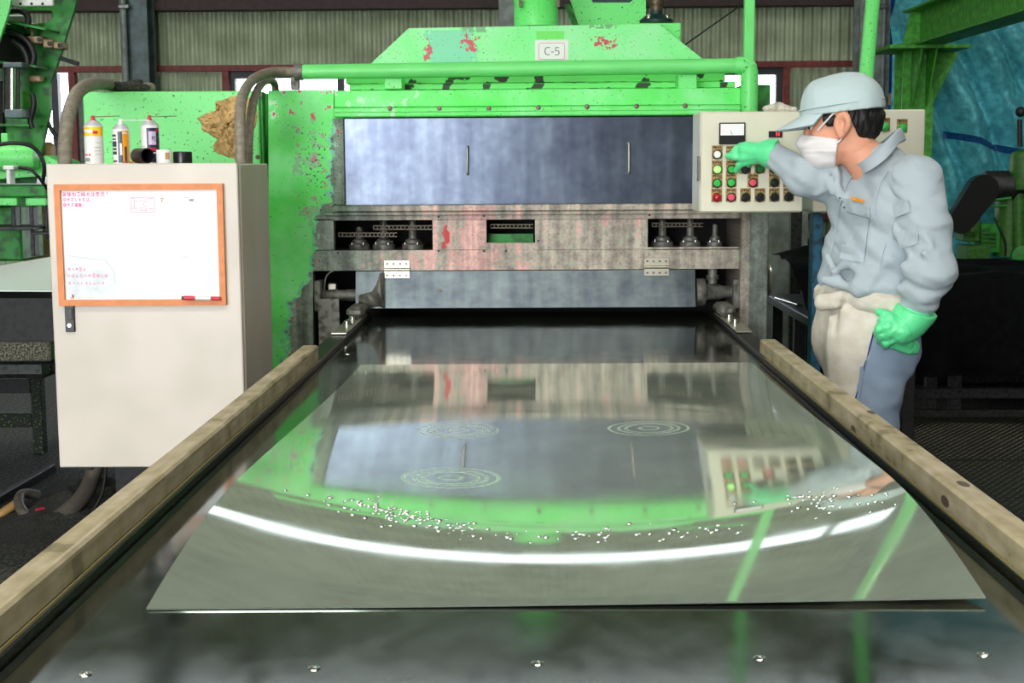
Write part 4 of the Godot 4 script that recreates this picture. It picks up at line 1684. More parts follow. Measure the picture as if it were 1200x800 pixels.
	g.tube(smooth_path([e1 - Vector3(0.012, -0.001, 0), e1 + Vector3(0.006, 0.0, 0), Vector3(e2.x - 0.008, e1.y - 0.008, e1.z), Vector3(e2.x, e1.y - 0.03, e1.z), Vector3(e2.x, e2.y, e1.z)], 0.008), [rr * 0.92, rr * 0.97, rr, rr, rr, rr, rr, rr, rr, rr, rr], 20)
	g.ball(Vector3(e2.x - 0.004, e1.y - 0.006, e1.z), Vector3(rr * 1.02, rr * 0.92, rr), Basis(), 16)
	part("elbow", g, M.green, lp)
	g = Shape.new()
	g.rod(e0 - Vector3(0.012, 0, 0), e0 + Vector3(0.016, 0, 0), 0.0285, 18)
	part("hose_clamp", g, M.worn_steel, lp)
	g = Shape.new()
	slab(g, 340.5, 86, 350, 105, -4.99, -5.02, 0.002)
	part("support", g, M.worn_steel, lp)
	g = Shape.new()
	slab(g, 876.5, -560, 888.5, 98, -5.06, -5.10, 0.004)
	single("square_post", g, M.green_clean, "upright green square post behind the pipe elbow by the control panel", "post")
	# tall pipe behind the worker
	g = Shape.new()
	var pb := at(1011.5, 128, -5.40)
	var pt := at(1024, -14, -5.55)
	g.rod(pb, pb + (pt - pb) * 6.0, 8.2 * 5.45 / FOCAL, 18)
	single("slanted_pipe", g, M.green, "tall slightly leaning green pipe rising behind the worker's cap", "pipe")

# ------------------------------------------------------------------ the cabinet with the whiteboard
func build_cabinet() -> void:
	var zl := -4.0
	var x0 := at(53.5, 192, zl).x
	var x1 := at(278, 192, zl).x
	var y1 := at(160, 191.5, zl).y
	var y0 := at(110, 547.5, zl).y
	var c := thing("electrical_cabinet", "tall beige electrical cabinet with the whiteboard on its door", "cabinet", Vector3((x0 + x1) / 2, y0, -4.2))
	var g := Shape.new()
	g.span(Vector3(x0 + 0.004, y0 + 0.004, -4.44), Vector3(x1 + 0.003, y1 - 0.002, -4.022), 0.004)
	part("body", g, M.beige, c)
	g = Shape.new()
	g.span(Vector3(x0, y0, -4.0185), Vector3(x1, y1, zl), 0.003)
	var d := part("door", g, M.beige, c)
	g = Shape.new()
	slab(g, 76, 357.5, 87, 389, -3.992, -4.0005, 0.002)
	var hd := part("handle", g, M.plastic_black, d)
	g = Shape.new()
	g.lathe([Vector2(0.006, 0), Vector2(0.006, 0.003), Vector2(0, 0.003)], Transform3D(FACING, at(81.5, 381, -3.992)), 14)
	part("lock", g, M.chrome, hd)
	g = Shape.new()
	slab(g, 79, 361, 84.5, 375, -3.989, -3.9925, 0.001)
	part("lever", g, M.plastic_black, hd)
	g = Shape.new()
	g.span(Vector3(x0 + 0.02, y0 - 0.03, -4.995), Vector3(x0 + 0.06, y0 + 0.003, -4.1))
	part("support_arm", g, M.black_steel, c)
	g = Shape.new()
	g.span(Vector3(x1 - 0.06, y0 - 0.03, -4.995), Vector3(x1 - 0.02, y0 + 0.003, -4.1))
	part("support_arm", g, M.black_steel, c)
	# whiteboard
	var wz := zl + 0.001
	var a := at(64.5, 216, wz)
	var b := at(266, 357, wz)
	var w := thing("whiteboard", "whiteboard in an orange wood frame with faint pink handwriting", "whiteboard", Vector3((a.x + b.x) / 2, b.y, wz))
	g = Shape.new()
	var f := 0.0170
	g.span(Vector3(a.x + f, b.y + f, wz), Vector3(b.x - f, a.y - f, wz + 0.006))
	g.lay_uv(Vector3(a.x + f, a.y - f, 0), Vector2(b.x - a.x - f * 2, a.y - b.y - f * 2))
	part("board", g, M.board_print, w)
	for k in 4:
		g = Shape.new()
		# mitred rails
		var p := [Vector2(a.x, b.y), Vector2(b.x, b.y), Vector2(b.x, a.y), Vector2(a.x, a.y)]
		var q := [Vector2(a.x + f, b.y + f), Vector2(b.x - f, b.y + f), Vector2(b.x - f, a.y - f), Vector2(a.x + f, a.y - f)]
		var l := (k + 1) % 4
		g.prism(PackedVector2Array([p[k], p[l], q[l], q[k]]), Transform3D(Basis(), Vector3(0, 0, wz + 0.014)), 0.0138)
		part("frame_rail", g, M.orange_wood, w)
	# marker on the frame
	var m0 := at(213, 349.0, wz + 0.022)
	var m1 := at(258, 349.8, wz + 0.022)
	var k := thing("marker_pen", "red and white marker pen lying on the whiteboard's lower frame", "marker", (m0 + m1) / 2)
	for q: Array in [[0.0, 0.07, 0.0050, "plastic_black", "end"], [0.06, 0.30, 0.0062, "plastic_red", "cap"], [0.30, 0.36, 0.0048, "plastic_red", "neck"], [0.36, 0.76, 0.0056, "plastic_white", "barrel"], [0.76, 1.0, 0.0056, "plastic_red", "barrel_end"]]:
		g = Shape.new()
		g.rod(m0.lerp(m1, q[0]), m0.lerp(m1, q[1]), q[2], 12)
		part(q[4], g, M[q[3]], k)
	# hoses that leave the cabinet top
	hose("hose_leaving", "thick grey ribbed hose arching over the cabinet's rear corner", [at(76, 192, -4.3), at(76.5, 165, -4.3), at(80.5, 135, -4.32), at(90, 110, -4.45), at(104, 99.5, -4.7), at(121, 98, -5.0), at(138, 101.5, -5.25), at(158, 103, -5.42), at(178, 103.5, -5.5)], 0.0215)
	hose("hose_leaving", "grey ribbed hose curving from cabinet top to the end of the long green pipe", [at(282.5, 192, -4.25), at(281.5, 160, -4.26), at(281.5, 130, -4.3), at(286, 108, -4.45), at(297, 93, -4.7), at(314, 85.5, -4.9), at(332, 84, -4.98), e_end()], 0.0165)
	hose("hose_leaving", "thinner grey ribbed hose behind the tan rag at the cabinet top", [at(291, 192, -4.32), at(291.5, 165, -4.33), at(294, 135, -4.38), at(299, 112, -4.6), at(306, 99, -4.9), at(314, 94, -5.1), at(321, 97, -5.2), at(323, 106, -5.25)], 0.0135)
	oily_rag()

func e_end() -> Vector3:
	return at(349, 84.5, -4.98)

func oily_rag() -> void:
	var g := Shape.new()
	body(g, [[at(136, 101, -5.12), at(150, 103, -5.12), 0.016, 0.014], [at(150, 100, -5.14), at(162, 98, -5.14), 0.014, 0.018], [at(160, 101, -5.12), at(174, 103, -5.12), 0.016, 0.010]], 0.005, 0.006, [], noise(30.0, 3, FastNoiseLite.TYPE_SIMPLEX_SMOOTH, 6), 0.007)
	single("oily_rag", g, M.dirt, "dark oily rag lying on the green side cover's top edge", "rag")

func hose(called: String, label: String, p: PackedVector3Array, r: float, material := "hose_grey", ribs := true) -> void:
	var g := Shape.new()
	if ribs:
		var q := smooth_path(p, 0.0024)
		var rr := PackedFloat32Array()
		for k in q.size():
			rr.append(r * (1.0 - 0.055 * (0.5 + 0.5 * cos(TAU * k / 4.0))))
		g.tube(q, rr, 14)
	else:
		g.tube(smooth_path(p, 0.012), [r], 14)
	single("hose", g, M[material], label, "hose", "hoses on and under the cabinet")

func can(u: float, v: float, top: float, half: float, z: float, label: String, bands: Array, nozzle: String, straw: Array) -> void:
	var b := at(u, v, z)
	b.y = at(160, 191.5, -4.0).y
	var k := -z / FOCAL
	var r := half * k
	var h := (v - top) * k
	var t := thing("spray_can", label, "spray can", b, "spray cans on the cabinet")
	var g := Shape.new()
	var x := Transform3D(Basis(), b)
	g.lathe([Vector2(0, 0), Vector2(r * 0.96, 0), Vector2(r, 0.003), Vector2(r, h), Vector2(r * 0.99, h + 0.002)], x, 24)
	part("body", g, M.plastic_white, t)
	g = Shape.new()
	g.lathe([Vector2(r * 0.99, h), Vector2(r * 0.9, h + 0.006), Vector2(r * 0.62, h + 0.013), Vector2(r * 0.58, h + 0.016), Vector2(r * 0.3, h + 0.017), Vector2(0, h + 0.017)], x, 24)
	part("shoulder", g, M.can_tin, t)
	g = Shape.new()
	g.lathe([Vector2(r * 0.34, h + 0.014), Vector2(r * 0.32, h + 0.020), Vector2(r * 0.2, h + 0.022), Vector2(r * 0.2, h + 0.031), Vector2(0, h + 0.031)], x, 14)
	part("nozzle", g, M[nozzle], t)
	for s: Array in bands:                               # label: from angle, to angle (0 faces the camera), from height, to height, material
		g = Shape.new()
		var n := 10
		g.grid(n, 1, func(c: float, e: float) -> Vector3:
			var w := lerpf(s[0], s[1], c)
			return b + Vector3(sin(w) * (r + 0.0004), h * lerpf(s[2], s[3], e), cos(w) * (r + 0.0004)))
		part("label", g, M[s[4]], t)
	if straw.size():
		g = Shape.new()
		var q := Vector3(b.x, b.y + h + 0.027, b.z + 0.003)
		g.rod(q + Vector3(r * 0.1, 0, 0), q + Vector3(straw[0] * k, straw[1] * k, 0), 0.0013, 6)
		part("straw", g, M[straw[2]], t)

func build_cans() -> void:
	paint("can_tin", Color8(210, 212, 212), 0.45, 0.4)
	paint("label_yellow", Color8(250, 206, 40), 0.4)
	paint("label_red", Color8(220, 40, 50), 0.4)
	paint("label_ink", Color8(60, 62, 80), 0.4)
	paint("label_slate", Color8(72, 86, 92), 0.4)
	paint("label_orange", Color8(250, 168, 30), 0.4)
	paint("label_navy", Color8(48, 44, 74), 0.4)
	paint("label_violet", Color8(226, 208, 236), 0.4)
	paint("label_grey", Color8(150, 152, 156), 0.4)
	paint("tan_card", Color8(196, 156, 104), 0.6)
	var top := at(160, 191.5, -4.0).y
	can(111, 190, 147, 10.8, -4.12, "white spray can with a yellow band and red nozzle", [[-1.7, 1.6, 0.74, 0.985, "label_yellow"], [-1.0, 0.2, 0.83, 0.92, "plastic_white"], [0.2, 0.75, 0.80, 0.88, "label_red"], [-1.5, -0.9, 0.80, 0.87, "label_red"], [-0.9, -0.45, 0.22, 0.26, "plastic_red"], [-0.35, -0.1, 0.215, 0.265, "plastic_red"], [0.3, 1.0, 0.43, 0.445, "label_grey"], [0.5, 1.1, 0.56, 0.57, "label_grey"], [0.2, 1.1, 0.34, 0.35, "label_grey"], [0.4, 1.1, 0.25, 0.26, "label_grey"], [-0.9, -0.2, 0.06, 0.16, "label_grey"]], "plastic_red", [32, 1.0, "bolt"])
	can(143, 190, 151, 9.8, -4.11, "grey and orange striped spray can with a white nozzle", [[-1.3, -0.35, 0.80, 0.86, "label_ink"], [-1.3, -0.35, 0.70, 0.74, "label_ink"], [-1.3, -0.3, 0.50, 0.66, "label_ink"], [-1.3, -0.3, 0.40, 0.46, "label_ink"], [-1.3, -0.3, 0.27, 0.36, "label_ink"], [-1.3, -0.3, 0.05, 0.10, "label_ink"], [-0.12, 0.42, 0.03, 0.95, "label_slate"], [0.42, 1.25, 0.03, 0.97, "label_orange"], [0.1, 0.36, 0.25, 0.60, "plastic_white"], [0.35, 1.0, 0.88, 0.93, "plastic_white"], [0.62, 0.95, 0.05, 0.50, "label_ink"]], "plastic_white", [33, 0.0, "plastic_white"])
	can(177, 190, 147, 10.4, -4.16, "white spray can with a dark blue label and red nozzle", [[-0.12, 1.4, 0.03, 0.95, "label_navy"], [0.08, 0.95, 0.50, 0.86, "label_violet"], [0.1, 0.98, 0.34, 0.42, "plastic_red"], [0.95, 1.25, 0.84, 0.93, "label_red"], [-1.1, -0.4, 0.45, 0.465, "label_grey"], [0.05, 1.1, 0.26, 0.30, "plastic_white"]], "plastic_red", [32, 0.5, "bolt"])
	var ct: Node3D = get_node("spray_can_002")
	write("lettering", "PJ-1", 0.010, at(182.5, 161.5, -4.16 + 0.0258), M.label_ink, ct, false, true)
	# caps and lids
	var g := Shape.new()
	var bc := at(166, 180.5, -4.04)
	bc.y = top + 0.0212
	var lie := Basis(Vector3(0, 0, -1), Vector3(1, 0, 0), Vector3(0, -1, 0)).rotated(Vector3.UP, -0.75)
	g.lathe([Vector2(0, -0.028), Vector2(0.019, -0.028), Vector2(0.0212, -0.024), Vector2(0.0212, 0.03), Vector2(0.0192, 0.03), Vector2(0.0188, -0.02), Vector2(0, -0.02)], Transform3D(lie, bc), 26)
	single("spray_cap_black", g, M.plastic_black, "open black spray cap lying on its side before the cans", "cap")
	g = Shape.new()
	var jw := at(192.5, 182, -4.06)
	jw.y = top
	g.lathe([Vector2(0, 0), Vector2(0.0215, 0), Vector2(0.0225, 0.002), Vector2(0.0225, 0.036), Vector2(0.021, 0.038), Vector2(0, 0.038)], Transform3D(Basis(), jw), 26)
	var jar := thing("lid_white", "white round lid with a tan sticker standing on the cabinet", "lid", jw)
	part("body", g, M.plastic_white, jar)
	g = Shape.new()
	g.grid(6, 1, func(c: float, e: float) -> Vector3:
		var w := lerpf(0.35, 0.95, c)
		return jw + Vector3(sin(w) * 0.0229, lerpf(0.011, 0.030, e), cos(w) * 0.0229))
	part("sticker", g, M.tan_card, jar)
	g = Shape.new()
	var jb := at(214, 182, -4.10)
	jb.y = top
	g.lathe([Vector2(0, 0), Vector2(0.027, 0), Vector2(0.027, 0.029), Vector2(0.026, 0.032), Vector2(0.022, 0.033), Vector2(0.0215, 0.028), Vector2(0, 0.028)], Transform3D(Basis(), jb), 26)
	single("lid_black", g, M.plastic_black, "low black round lid next to the white one on the cabinet", "lid")
	g = Shape.new()
	var rs := at(151, 189, -4.03)
	g.grid(6, 4, func(c: float, e: float) -> Vector3: return Vector3(rs.x + lerpf(-0.017, 0.017, c), top + 0.002 + 0.004 * absf(sin(c * 7.0 + e * 3.0)), rs.z - lerpf(0.0, 0.02, e)), 0.001)
	single("tape_scrap", g, M.red_scrap, "small crumpled orange red scrap on the cabinet's front edge", "scrap")
	# tan leather rag stuffed behind the hoses
	g = Shape.new()
	var rim := [[301, 118], [301, 132], [302, 142], [294, 154], [288, 165], [276, 186], [268, 184], [252, 178], [250, 172], [256, 164], [249, 159], [237, 152], [236, 144], [231, 138], [243, 133], [253, 130], [253, 119], [262, 117], [272, 113], [287, 113]]
	var crease := noise(7.0, 3, FastNoiseLite.TYPE_SIMPLEX_SMOOTH, 78)
	g.grid(80, 14, func(s: float, t: float) -> Vector3:
		var k := s * rim.size()
		var a: Array = rim[int(k) % rim.size()]
		var b: Array = rim[(int(k) + 1) % rim.size()]
		var w := k - int(k)
		var u := lerpf(270.0, lerpf(a[0], b[0], w), 1.0 - t)
		var v := lerpf(146.0, lerpf(a[1], b[1], w), 1.0 - t)
		var p := at(u, v, -4.58)
		var ridge := absf(crease.get_noise_2d(u * 0.030 + v * 0.006, v * 0.010)) + 0.6 * absf(crease.get_noise_2d(u * 0.05 - v * 0.02 + 40.0, v * 0.02))
		return p + Vector3(0, 0, 0.03 * t - 0.032 * ridge + 0.01), 0.003)
	single("leather_rag", g, M.rag_leather, "crumpled tan leather rag tucked behind the grey hoses", "rag")

# ------------------------------------------------------------------ control panel and the box behind the worker
func push_button(p: Node3D, u: float, v: float, z: float, cap: String, kind: String, plate := true) -> void:
	var k := -z / FOCAL
	var g := Shape.new()
	var c := at(u, v, z)
	var x := Transform3D(FACING, c)
	var o: MeshInstance3D
	if kind == "selector":
		g.lathe([Vector2(0, 0), Vector2(4.4 * k, 0.004), Vector2(4.2 * k, 0.012), Vector2(0, 0.012)], x, 20)
		g.box(c + Vector3(0, 0, 0.016), Vector3(8.0 * k, 2.6 * k, 0.010), 0.001, Basis(Vector3.BACK, 0.6))
		o = part("selector_switch", g, M[cap], p)
	elif kind == "lamp":
		g.lathe([Vector2(5.6 * k, 0.0), Vector2(5.4 * k, 0.010), Vector2(4.2 * k, 0.016), Vector2(2.0 * k, 0.019), Vector2(0, 0.0195)], x, 22)
		o = part("stop_button", g, M[cap], p)
	else:
		g.lathe([Vector2(4.1 * k, 0.002), Vector2(4.1 * k, 0.009), Vector2(3.6 * k, 0.0105), Vector2(0, 0.011)], x, 22)
		o = part("push_button", g, M[cap], p)
	g = Shape.new()
	g.lathe([Vector2(5.9 * k, 0.001), Vector2(5.7 * k, 0.006), Vector2(4.5 * k, 0.0085), Vector2(4.3 * k, 0.006), Vector2(4.3 * k, 0.001)], x, 22)
	part("bezel", g, M.chrome, o)
	if plate:
		g = Shape.new()
		g.box(c + Vector3(0, 2.6 * k, 0.0008), Vector3(12.4 * k, 15.6 * k, 0.0016))
		part("name_plate", g, M.bronze_plate, o)
		g = Shape.new()
		for s in 4:
			g.box(c + Vector3((-3.9 + s * 2.5) * k, 8.2 * k, 0.0018), Vector3(1.5 * k, 2.0 * k, 0.0006))
		part("name_mark", g, M.dark_steel, o)

func build_control_panels() -> void:
	var z := -4.362
	var x0 := at(820.5, 190, z).x
	var x1 := at(941.5, 190, z).x
	var y1 := at(880, 130.5, z).y
	var y0 := at(880, 249, z).y
	var c := thing("control_panel", "cream control panel with rows of buttons that the worker is pressing", "control panel", Vector3((x0 + x1) / 2, y0, -4.46))
	var g := Shape.new()
	g.span(Vector3(x0, y0, -4.575), Vector3(x1, y1, z - 0.012), 0.004)
	part("box", g, M.cream, c)
	g = Shape.new()
	g.span(Vector3(x0 + 0.002, y0 + 0.002, z - 0.0115), Vector3(x1, y1 - 0.002, z), 0.003)
	var d := part("door", g, M.cream, c)
	g = Shape.new()
	slab(g, 817.0, 183, 820.3, 212, z + 0.002, z - 0.02, 0.002)
	part("hinge", g, M.chrome, d)
	g = Shape.new()
	slab(g, 843, 143.5, 873.5, 169, z + 0.012, z, 0.002)
	var me := part("meter", g, M.plastic_black, c)
	g = Shape.new()
	slab(g, 844.5, 145, 872, 158.5, z + 0.0145, z + 0.0122)
	part("dial", g, M.white_paper, me)
	g = Shape.new()
	g.rod(at(858, 158, z + 0.0150), at(856.5, 153, z + 0.0150), 0.0006, 5)
	part("needle", g, M.plastic_black, me)
	g = Shape.new()
	slab(g, 901, 153.5, 917, 161, z + 0.006, z, 0.001)
	var di := part("counter_display", g, M.plastic_black, c)
	for u: float in [909.5, 912.2]:
		g = Shape.new()
		slab(g, u, 155, u + 1.6, 159.2, z + 0.0066, z + 0.006)
		part("digit", g, M.digit_red, di)
	var rows := [[840.3, 181, "button_white", "push"], [857, 181.5, "button_green", "push"],
		[840.3, 198.5, "button_lit_green", "push"], [857, 198.5, "button_green_bright", "push"], [873.6, 198.5, "plastic_black", "push"], [890.3, 198, "button_green", "push"], [907.2, 198, "button_green", "push"],
		[840, 214.5, "button_green_bright", "push"], [856.7, 214, "button_green_bright", "push"], [882, 214, "button_pink", "push"], [907.2, 214, "plastic_black", "push"], [924, 214, "plastic_black", "push"],
		[839.8, 231.3, "button_red", "lamp"], [856.6, 231, "button_pink", "push"], [873.5, 231, "plastic_black", "selector"], [890.3, 231, "plastic_black", "selector"], [907.2, 230.8, "plastic_black", "selector"], [924, 230.6, "plastic_black", "selector"]]
	for r: Array in rows:
		push_button(c, r[0], r[1], z + 0.0005, r[2], r[3])
	g = Shape.new()
	g.span(Vector3(x0 + 0.06, y0 + 0.06, -4.95), Vector3(x1 - 0.06, y1 - 0.08, -4.576))
	part("mounting_arm", g, M.dark_steel, c)

	var zb := -5.25
	var b := thing("junction_box", "cream junction box with two green lamps behind the worker's head", "control box", Vector3(at(1016, 200, zb).x, at(1016, 248, zb).y, -5.35))
	g = Shape.new()
	slab(g, 953.5, 128.5, 1083, 248, zb, -5.46, 0.004)
	part("box", g, M.cream, b)
	push_button(b, 1036.5, 148.5, zb, "button_green_bright", "lamp")
	push_button(b, 1057, 150, zb, "button_green_bright", "lamp")
	g = Shape.new()
	slab(g, 1053, 161.5, 1059.5, 166, zb + 0.003, zb)
	part("slot_plate", g, M.dark_steel, b)
	g = Shape.new()
	slab(g, 948.5, 250, 960.5, 700, zb - 0.05, zb - 0.12, 0.003)
	part("stand_post", g, M.blue_post, b)
	# cotton gloves left on top of the control panel
	g = Shape.new()
	var top := y1
	var gb := [[Vector3(at(897, 128, -4.46).x, top + 0.010, -4.45), Vector3(at(912, 126, -4.46).x, top + 0.016, -4.45), 0.012, 0.014], [Vector3(at(912, 126, -4.46).x, top + 0.014, -4.45), Vector3(at(930, 128, -4.46).x, top + 0.008, -4.43), 0.012, 0.008], [Vector3(at(905, 126, -4.46).x, top + 0.010, -4.49), Vector3(at(922, 127, -4.46).x, top + 0.009, -4.50), 0.010, 0.008]]
	body(g, gb, 0.004, 0.006, [], noise(20.0, 3, FastNoiseLite.TYPE_SIMPLEX_SMOOTH, 5), 0.004)
	single("cotton_glove", g, M.glove_cotton, "crumpled white cotton gloves left on top of the button control panel", "glove")

# ------------------------------------------------------------------ the worker
func pp(u: float, v: float, dz: float) -> Vector3:
	return at(u, v, -4.12 + dz)

var seen_at := PackedVector2Array()         # where the points of a garment are seen, for laying seams and pockets onto it
var seen_point := PackedVector3Array()

func look_at_shape(g: Shape) -> void:
	seen_at = PackedVector2Array()
	seen_point = g.v.duplicate()
	for p in g.v:
		var c := turn_of_camera.inverse() * (p - EYE)
		seen_at.append(Vector2(600.0 - FOCAL * c.x / c.z, 400.0 + FOCAL * c.y / c.z))

func on_cloth(u: float, v: float, lift := 0.002) -> Vector3:     # the nearest point of the garment along that line of sight
	var best := INF
	var q := Vector2(u, v)
	for k in seen_at.size():
		if absf(seen_at[k].x - u) < 2.6 and absf(seen_at[k].y - v) < 2.6:
			var z := -seen_point[k].z
			if z < best:
				best = z
	if best == INF:
		best = 4.07
	return at(u, v, -best + lift)

func seam(called: String, px: Array, r: float, m: Material, parent: Node3D, lift := 0.0008) -> void:
	var p := PackedVector3Array()
	for q: Array in px:
		p.append(on_cloth(q[0], q[1], lift))
	var g := Shape.new()
	g.tube(smooth_path(p, 0.006), [r], 6)
	part(called, g, m, parent)

func patch(called: String, c: Array, nu: int, nv: int, m: Material, parent: Node3D, lift := 0.003, thick := 0.0016) -> void:   # a quad of cloth laid on the garment: corners clockwise from the top left
	var g := Shape.new()
	g.grid(nu, nv, func(s: float, t: float) -> Vector3:
		var u := lerpf(lerpf(c[6], c[4], s), lerpf(c[0], c[2], s), t)
		var v := lerpf(lerpf(c[7], c[5], s), lerpf(c[1], c[3], s), t)
		return on_cloth(u, v, lift), thick)
	part(called, g, m, parent)

func build_person() -> void:
	var f := Vector3(-0.94, 0, 0.34)
	var l := Vector3(0.34, 0, 0.94)
	var base := pp(1015, 500, 0)
	base.y = 0.0
	var man := thing("person", "worker in grey cap, white mask, grey shirt and green gloves pressing a panel button", "person", base)
	var hip_f := pp(1014, 388, 0)
	var hip_b := pp(1016, 402, 0)
	var waist := pp(1014, 338, 0)
	var mid := pp(1025, 292, 0)
	var chest := pp(1034, 247, 0)
	var sh := pp(1037, 212, 0)
	var neck := pp(1030, 190, 0)
	var ls := sh + l * 0.150
	var rs := sh - l * 0.150
	var le := pp(1092, 318, 0.22)
	var lw := pp(1072, 366, 0.19)
	var re := pp(943, 206, -0.06)
	var rw := pp(905, 181, -0.165)
	var lk := pp(1014, 560, 0.09)
	var rk := pp(1000, 560, -0.09)
	var la := lk + Vector3(0.03, 0, 0.0)
	la.y = 0.09
	var ra := rk + Vector3(0.02, 0, 0.0)
	ra.y = 0.09
	# the head's own axes: x where the face looks, y up, z to his right
	var hf := Vector3(-0.95, -0.13, -0.25).normalized()
	var hr := hf.cross(Vector3.UP).normalized()
	var hb := Basis(hf, hr.cross(hf), hr)
	var hc := pp(987, 143, -0.02)
	var head := func(x: float, y: float, z: float) -> Vector3: return hc + hb * Vector3(x, y, z)

	# body
	var g := Shape.new()
	body(g, [[hip_f - l * 0.06, hip_f + l * 0.06, 0.10, 0.10], [waist - l * 0.05, waist + l * 0.05, 0.095, 0.095], [mid - l * 0.06, mid + l * 0.06, 0.09, 0.09], [chest - l * 0.08, chest + l * 0.08, 0.09, 0.09], [rs, ls, 0.055, 0.055], [neck - Vector3(0, 0.04, 0), head.call(-0.025, -0.07, 0), 0.062, 0.054],
		[ls, le, 0.045, 0.036], [le, lw, 0.036, 0.027], [rs, re, 0.043, 0.036], [re, rw, 0.036, 0.026],
		[hip_b + l * 0.07, lk, 0.08, 0.052], [lk, la, 0.052, 0.036], [hip_b - l * 0.07, rk, 0.08, 0.052], [rk, ra, 0.052, 0.036], [head.call(0, 0.02, 0), head.call(0.02, -0.05, 0), 0.06, 0.05]], 0.013, 0.012)
	var ear_turn := hb * Basis(Vector3.BACK, 0.15) * Basis(Vector3.UP, -0.28)
	var h := [[head.call(-0.004, 0.035, 0), Vector3(0.096, 0.098, 0.076), hb], [head.call(0.038, -0.038, 0), Vector3(0.058, 0.082, 0.058), hb], [head.call(0.058, -0.092, 0), Vector3(0.030, 0.026, 0.034), hb], [head.call(0.012, -0.066, -0.03), head.call(0.055, -0.092, -0.012), 0.026, 0.022], [head.call(0.012, -0.066, 0.03), head.call(0.055, -0.092, 0.012), 0.026, 0.022],
		[head.call(0.090, 0.0, 0), head.call(0.108, -0.040, 0), 0.010, 0.014], [head.call(0.084, 0.020, -0.032), head.call(0.088, 0.020, 0.032), 0.014, 0.014], [head.call(0.088, -0.066, -0.014), head.call(0.088, -0.066, 0.014), 0.009, 0.009], [head.call(0.062, -0.022, -0.040), Vector3(0.024, 0.016, 0.016), hb], [head.call(0.062, -0.022, 0.040), Vector3(0.024, 0.016, 0.016), hb], [head.call(-0.03, -0.075, 0), head.call(-0.025, -0.02, 0), 0.056, 0.06]]
	body(g, h, 0.0045, 0.006)
	for s: float in [-1.0, 1.0]:                        # ears: a rim round a hollow, and a lobe
		var e := []
		var rim := []
		for k in 9:
			var w := lerpf(-0.6, 4.0, k / 8.0)
			rim.append(head.call(-0.004 - cos(w) * -0.016 - 0.004 * sin(w), -0.012 + sin(w) * 0.026 + 0.004, s * (0.083 + 0.006 * cos(w) * -1.0)))
		for k in 8:
			e.append([rim[k], rim[k + 1], 0.0055, 0.0055])
		e.append([head.call(0.006, -0.036, s * 0.078), Vector3(0.009, 0.012, 0.006), hb])
		e.append([head.call(-0.002, -0.012, s * 0.077), Vector3(0.018, 0.028, 0.006), hb])
		body(g, e, 0.003, 0.004)
	part("body", g, M.skin, man)
	for s: float in [-1.0, 1.0]:
		g = Shape.new()
		g.ball(head.call(0.081, -0.001, s * 0.031), Vector3.ONE * 0.0115)
		var eye := part("eye", g, M.plastic_white, man)
		g = Shape.new()
		g.ball(head.call(0.0885, -0.003, s * 0.033), Vector3.ONE * 0.0058)
		part("iris", g, M.hair, eye)
	# hair
	g = Shape.new()
	body(g, [[head.call(-0.020, 0.012, 0), Vector3(0.090, 0.088, 0.081), hb], [head.call(-0.070, -0.030, 0), Vector3(0.030, 0.032, 0.055), hb], [head.call(-0.095, 0.0, 0), Vector3(0.022, 0.022, 0.045), hb]], 0.005, 0.008, [[head.call(-0.028, 0, 0), hb * Vector3(1, -0.28, 0).normalized()], [head.call(-0.05, -0.060, 0), hb * Vector3(0.25, -1, 0).normalized()]], noise(60.0, 2, FastNoiseLite.TYPE_SIMPLEX_SMOOTH, 8), 0.005, Basis.from_scale(Vector3(1, 0.35, 1)))
	for s: float in [-1.0, 1.0]:
		body(g, [[head.call(0.070, 0.026, s * 0.050), Vector3(0.020, 0.016, 0.012), hb], [head.call(0.030, 0.012, s * 0.068), Vector3(0.020, 0.022, 0.010), hb]], 0.004, 0.005, [], noise(60.0, 2, FastNoiseLite.TYPE_SIMPLEX_SMOOTH, 9), 0.003)
	part("hair", g, M.hair, man)
	# cap
	g = Shape.new()
	body(g, [[head.call(-0.003, 0.026, 0), Vector3(0.119, 0.112, 0.094), hb], [head.call(-0.05, 0.05, 0), Vector3(0.070, 0.078, 0.085), hb], [head.call(0.055, 0.075, 0), Vector3(0.045, 0.050, 0.062), hb]], 0.005, 0.006, [[head.call(0, 0.026, 0), hb * Vector3(0.02, -1, 0)]], noise(16.0, 2, FastNoiseLite.TYPE_SIMPLEX_SMOOTH, 12), 0.003, Basis.from_scale(Vector3(1, 0.8, 1)))
	var cap := part("cap", g, M.cap_cloth, man)
	g = Shape.new()                                     # band
	var ring := PackedVector3Array()
	for k in 41:
		var w := TAU * k / 40
		ring.append(head.call(-0.003 + 0.1195 * cos(w), 0.048, 0.0945 * sin(w)))
	g.tube(ring, [0.0028], 6, false)
	part("band_seam", g, M.cap_cloth, cap)
	g = Shape.new()                                     # visor
	var visor := func(s: float, t: float) -> Vector3:
		var w := lerpf(-1.15, 1.15, s)
		var out := t * 0.082 * sqrt(maxf(0.0, 1.0 - pow(w / 1.25, 2.0)))
		return head.call(0.108 * cos(w) + out, 0.036 - 0.40 * out - 0.012 * pow(w, 2.0) * (0.3 + t), 0.090 * sin(w) * (1.0 - 0.05 * t))
	g.grid(24, 8, visor, 0.004)
	part("visor", g, M.cap_cloth, cap)
	g = Shape.new()
	g.grid(24, 8, func(s: float, t: float) -> Vector3: return visor.call(s, t * 0.97 + 0.01) - hb.y * 0.0045)
	part("visor_lining", g, M.cap_under, cap)
	# mask
	g = Shape.new()
